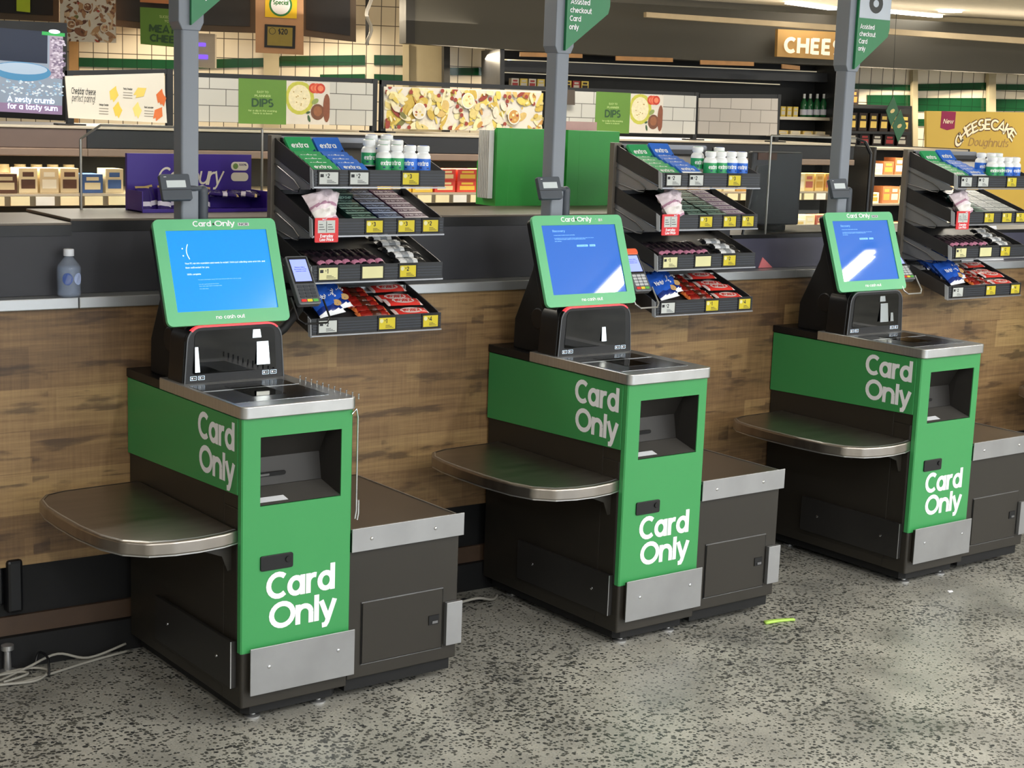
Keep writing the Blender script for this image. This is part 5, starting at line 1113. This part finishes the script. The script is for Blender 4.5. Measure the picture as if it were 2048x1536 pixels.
for i, (a, va, b_, vb) in enumerate(((1578, 8, 1665, 20), (1768, 25, 1878, 35))):
    P1, P2 = [on(u, v, (0, 0, CEIL - .03), (0, 0, 1)) for u, v in ((a, va), (b_, vb))]
    d = (P2 - P1); T = frameT((P1 + P2) / 2, d, (-d.y, d.x, 0)); t = thing('ceiling_light', tuple((P1 + P2) / 2), 0, ['lit ceiling tube light left of the third lane sign', 'lit ceiling tube light right of the third lane sign'][i], 'ceiling light', 'tube lights behind the bulkhead')
    T = Matrix.Translation(-(P1 + P2) / 2) @ T
    MB().box(-d.length / 2, d.length / 2, -.05, .05, -.0, .03, LAMP, T).build('diffuser', t)
P1 = on(1900, 24, (0, 0, CEIL - .02), (0, 0, 1)); tag(MB().lathe([(.12, 0), (.12, .02)], LAMP, Matrix.Translation(P1)).build('round_downlight'), 'round lit downlight in the ceiling near the right edge', 'ceiling light')
# fill lights without fittings, added along the back tiles so they glow warm
for (u, off, pw) in ((250, -.7, 42), (640, -.7, 42), (945, .5, 24), (1760, .6, 34), (1920, .6, 34), (2080, .6, 28)):
    P0, d = (WL if u < 830 else BW); nn = nB if u > 830 else Vector((-d.y, d.x, 0)); p = on(u, 60 if u < 830 else 120, P0 + nn * off, nn)
    area('tile_fill_light', (p.x, p.y, 2.75 if u < 830 else 2.30), 1.0, .1, pw, (1, .84, .6), (R(-25), 0, 0))

p = on(1750, 60, BW[0] - nB * .8, nB); area('ceiling_fill_light', (p.x, p.y, 2.55), 9.0, .6, 26, (1, .88, .70), (PI, 0, angB))  # added uplight without a fitting, brightens the rear ceiling
p = on(600, 20, WL[0] - Vector((0, 2.2, 0)), (WL[1].y, -WL[1].x, 0)); area('ceiling_fill_light', (p.x, p.y, 2.6), 4.0, .6, 20, (1, .88, .70), (PI, 0, 0))  # second added ceiling fill, no fitting, above the left hoardings
# upper-left hoardings
def wl_board(name, px, mt0, label, off=-1.2, th=.04): return wall_seg(name, *WL, px, th, mt0, None, None, label, 'panel', off=off)
BRZ = mat('bronze_frame', '5b4f45', .5, .2); DRK = mat('smoked_panel', '26252a', .35)
def framed(px, label):
    (a, va), (b_, vb) = px; o = wl_board('framed_panel', [(a, -40), (b_, -30), (b_, vb), (a, va)], BRZ, label, -1.0)
    o2 = wall_seg('panel_face', *WL, [(a + 6, -38), (b_ - 12, -28), (b_ - 12, vb - 13), (a + 6, va - 13)], .01, DRK, None, off=-1.012); o2.parent = o; o2.matrix_local = Matrix()
framed([(225, 52), (395, 68)], 'smoked panel in a bronze frame behind the meats sign'); framed([(392, 62), (512, 66)], 'smoked panel in a bronze frame between the leftmost post and the price board'); framed([(606, 72), (712, 84)], 'smoked panel in a bronze frame right of the price board')
framed([(-40, 36), (118, 44)], 'bronze framed panel at the top left corner above the video screen')
o = wl_board('lime_card', [(33, -40), (60, -40), (60, 25), (33, 22)], mat('lime_card', 'b9d43a', .5), 'lime green card hanging in the top left frame', -1.05, .01)
def art_w(px, off, fn, parent, nm='print'):
    n_ = Vector((-WL[1].y, WL[1].x, 0)); n_ = n_ if n_.dot(Vector(cf_)) > 0 else -n_
    P = [on(u, v, WL[0] + n_ * off, n_) for u, v in px]; T = frameT(P[3], P[2] - P[3], (0, 0, 1)); m = MB(); fn(m, (P[2] - P[3]).length, (P[0] - P[3]).length)
    c_ = m.build(nm); c_.matrix_world = T; c_.parent = parent; c_.matrix_parent_inverse = parent.matrix_world.inverted()
px = [(120, -20), (232, -20), (232, 86), (121, 82)]; o = wl_board('food_poster', px, mat('poster_brown', '8a6a50', .5), 'antipasti photo poster hanging at the upper left', -1.3, .01); o['category'] = 'poster'
art_w(px, -1.305, lambda m, W_, H_: swatch(m, 'antipasti', 0, W_, 0, H_, 12), o)
px = [(280, 14), (368, 20), (368, 96), (281, 88)]; o = wl_board('meats_card', px, OLIVE, 'olive green card lettered MEATS & CHEESE, half behind the leftmost post', -1.3, .01); o['category'] = 'sign'
def fn(m, W_, H_):
    put_text(m, 'MEATS', W_ * .18, H_ * .36, H_ * .20, OLVD, I_(), .22, width=W_ * .72, z=.001); put_text(m, 'CHEESE', W_ * .21, H_ * .10, H_ * .20, OLVD, I_(), .22, width=W_ * .82, z=.001)
    put_text(m, 'SLICED FOR', W_ * .40, H_ * .76, H_ * .07, OLVL, I_(), .16, width=W_ * .4, z=.001); put_text(m, 'YOU', W_ * .52, H_ * .65, H_ * .07, OLVL, I_(), .16, width=W_ * .16, z=.001)
art_w(px, -1.305, fn, o)
o = wl_board('timber_strip', [(280, -30), (356, -30), (356, 9), (280, 4)], mat('orange_timber', 'b9764a', .5), 'orange timber strip above the olive green meats card', -1.35, .02)
px = [(511, -40), (607, -40), (607, 110), (511, 105)]; o = wl_board('price_board', px, mat('plywood_board', 'b58a68', .55, noise=.06), 'plywood board carrying a yellow special card and dark $20 price display', -1.5, .02); o['category'] = 'sign'
def fn(m, W_, H_):
    rectd(m, W_ * .18, W_ * .84, H_ * .50, H_, mat('special_yellow', 'e8bf22', .5), I_(), .001); disc(m, W_ * .5, H_ * .68, W_ * .24, W_ * .24, mat('special_green', '2f7a3f', .5), I_(), .002); disc(m, W_ * .5, H_ * .68, W_ * .20, W_ * .20, WHITE, I_(), .003)
    put_text(m, 'Special', W_ * .5, H_ * .68, H_ * .06, mat('special_green', '2f7a3f', .5), I_(), .2, width=W_ * .32, align='c', z=.004)
def fn2(m, W_, H_):
    rectd(m, W_ * .18, W_ * .82, H_ * .08, H_ * .40, BLACK, I_(), .001); rectd(m, W_ * .24, W_ * .76, H_ * .11, H_ * .37, mat('eink_gold', '8a7a35', .4), I_(), .002); put_text(m, '$20', W_ * .46, H_ * .27, H_ * .08, TAGK, I_(), .2, width=W_ * .2, z=.003)
    disc(m, W_ * .34, H_ * .31, W_ * .07, W_ * .07, TAGK, I_(), .003); disc(m, W_ * .34, H_ * .31, W_ * .06, W_ * .06, MC['eink_gold'], I_(), .0035)
art_w(px, -1.506, fn, o, 'special_card'); art_w(px, -1.506, fn2, o, 'price_display')
o = wl_board('white_cabinet', [(391, 66), (430, 68), (430, 136), (391, 134)], mat('cream_cabinet', 'b9b0a4', .4), 'white fly-zapper cabinet with violet lamps right of the leftmost post', -.9, .2); o['category'] = 'insect zapper'
art_w([(391, 66), (430, 68), (430, 136), (391, 134)], -.905, lambda m, W_, H_: rectd(m, W_ * .02, W_ * .5, H_ * .62, H_ * .72, em('violet_lamp', '5a3af0', 2.5), I_(), .002), o, 'lamp')
art_w([(391, 66), (430, 68), (430, 136), (391, 134)], -.905, lambda m, W_, H_: rectd(m, W_ * .02, W_ * .62, H_ * .25, H_ * .37, MC['violet_lamp'], I_(), .002), o, 'lamp')
# clear plastic hanging strip
m = MB(); P_ = [on(738 + 5 * math.sin(i), v, WL[0] + Vector((0, -2, 0)), (WL[1].y, -WL[1].x, 0)) for i, v in enumerate(range(-20, 95, 10))]; m.tube(P_, .018, mat('plastic_wrap', 'c9c6c0', .2, alpha=.7), 6)
tag(m.build('plastic_wrap', None, True), 'strip of crumpled clear plastic hanging by a thin black bar', 'plastic strip')
# cheesecake board at the right
o, W_, H_ = board('promo_board', [(1853, 222), (2075, 225), (2075, 420), (1853, 420)], 3.55, .02, mat('mustard_board', 'c2a24a', .5, noise=.06, scale=10), 'mustard yellow board advertising cheesecake doughnuts above the right rack', 'sign'); m = art(o)
s_ = H_ / 195; sx_ = W_ / 222
BRN = mat('choc_ink', '5a3a28', .5); CRI = mat('cream_letter', 'efe2c2', .5)
tag_m = mat('burgundy_tag', '8a2048', .5); m.poly([(12 * sx_, H_, .001), (39 * sx_, H_, .001), (39 * sx_, H_ - 33 * s_, .001), (25 * sx_, H_ - 37 * s_, .001), (12 * sx_, H_ - 33 * s_, .001)], tag_m); put_text(m, 'New', 16 * sx_, H_ - 24 * s_, 9 * s_, CRI, I_(), .14, width=19 * sx_, slant=.2, z=.002)
cx, cy, rad = 107 * sx_, H_ - 82 * s_, 50 * s_
for layer, (mt0, dz, wt_) in enumerate(((BRN, .0015, .34), (CRI, .0022, .18))):
    a = 163
    for ch in 'CHEESECAKE':
        adv = float(G[ch].split('|')[0]) + .12; wd = adv * 19 * sx_; da = math.degrees(adv * 18 * s_ / (rad + 12 * s_)); am = R(a - da / 2)
        T = Matrix.Translation((cx + rad * 1.15 * sx_ / s_ * math.cos(am), cy + rad * math.sin(am), 0)) @ Matrix.Rotation((am - PI / 2) * .8, 4, 'Z')
        put_text(m, ch, -wd * .5, 0, 22 * s_, mt0, T, wt_, width=wd * .9, z=dz); a -= da * .88
put_text(m, 'Doughnuts', cx, H_ - 66 * s_, 17 * s_, mat('tan_ink', '9a7a52', .5), I_(), .1, width=80 * sx_, align='c', slant=.25, z=.002); done(m, o)
sp_ = thing('promo_stand', (at_y(1853, 300, 3.57).x, 3.60, 0), 0, 'plain post holding up the mustard cheesecake board', 'stand'); MB().box(.1, .16, 0, .04, 0, 1.25, CAN).build('upright', sp_); MB().box(0, .5, -.15, .2, 0, .03, CAN).build('foot', sp_)
# open shelves of bakery goods between third post and right rack
sh = thing('bakery_shelving', (6.15, 3.0, 0), 0, 'lit open shelving of bakery packs seen behind the third sign post', 'shelving')
MB().box(0, 1.0, .40, .44, 0, 1.62, FRD).build('back_panel', sh); MB().box(.98, 1.0, 0, .4, 0, 1.62, CAN).build('end_panel', sh); MB().box(0, .02, 0, .4, 0, 1.62, CAN).build('end_panel', sh)
for z in (1.05, 1.25, 1.44, 1.615): MB().box(.02, .98, 0, .4, z - .012, z, TRIM).build('shelf', sh)
area('bakery_shelf_light', (6.65, 3.0, 1.60), .9, .05, 3, (1, .82, .55)); area('bakery_shelf_light', (6.65, 3.0, 1.42), .9, .05, 2.5, (1, .82, .55)); area('bakery_shelf_light', (6.65, 2.95, 1.23), .9, .05, 2.5, (1, .82, .55))
for z, w_ in ((1.05, 'lowest visible'), (1.25, 'middle'), (1.44, 'upper')): row(6.18, 7.08, 3.04, z + .001, 'far', f'on the {w_} shelf behind the third sign post', [A_, C__, (.12, .1, .07)])
# notepad at the right edge
nb = thing('notepad', tuple(cf(4.0, .0, 1.1655)), -CA, 'white spiral notepad propped on the counter behind the right rack', 'notepad')
MB().add([(0, .02, 0), (.30, .02, 0), (.30, .08, .155), (0, .08, .155), (0, .024, 0), (.30, .024, 0), (.30, .084, .155), (0, .084, .155)], [(0, 1, 2, 3), (4, 5, 6, 7), (0, 1, 5, 4), (3, 2, 6, 7), (0, 3, 7, 4), (1, 2, 6, 5)], WHITE).build('pages', nb)
m = MB()
for q in range(14): m.box(.02 + q * .02, .024 + q * .02, .074, .078, .135, .14, BLACKM)
m.build('spiral', nb)
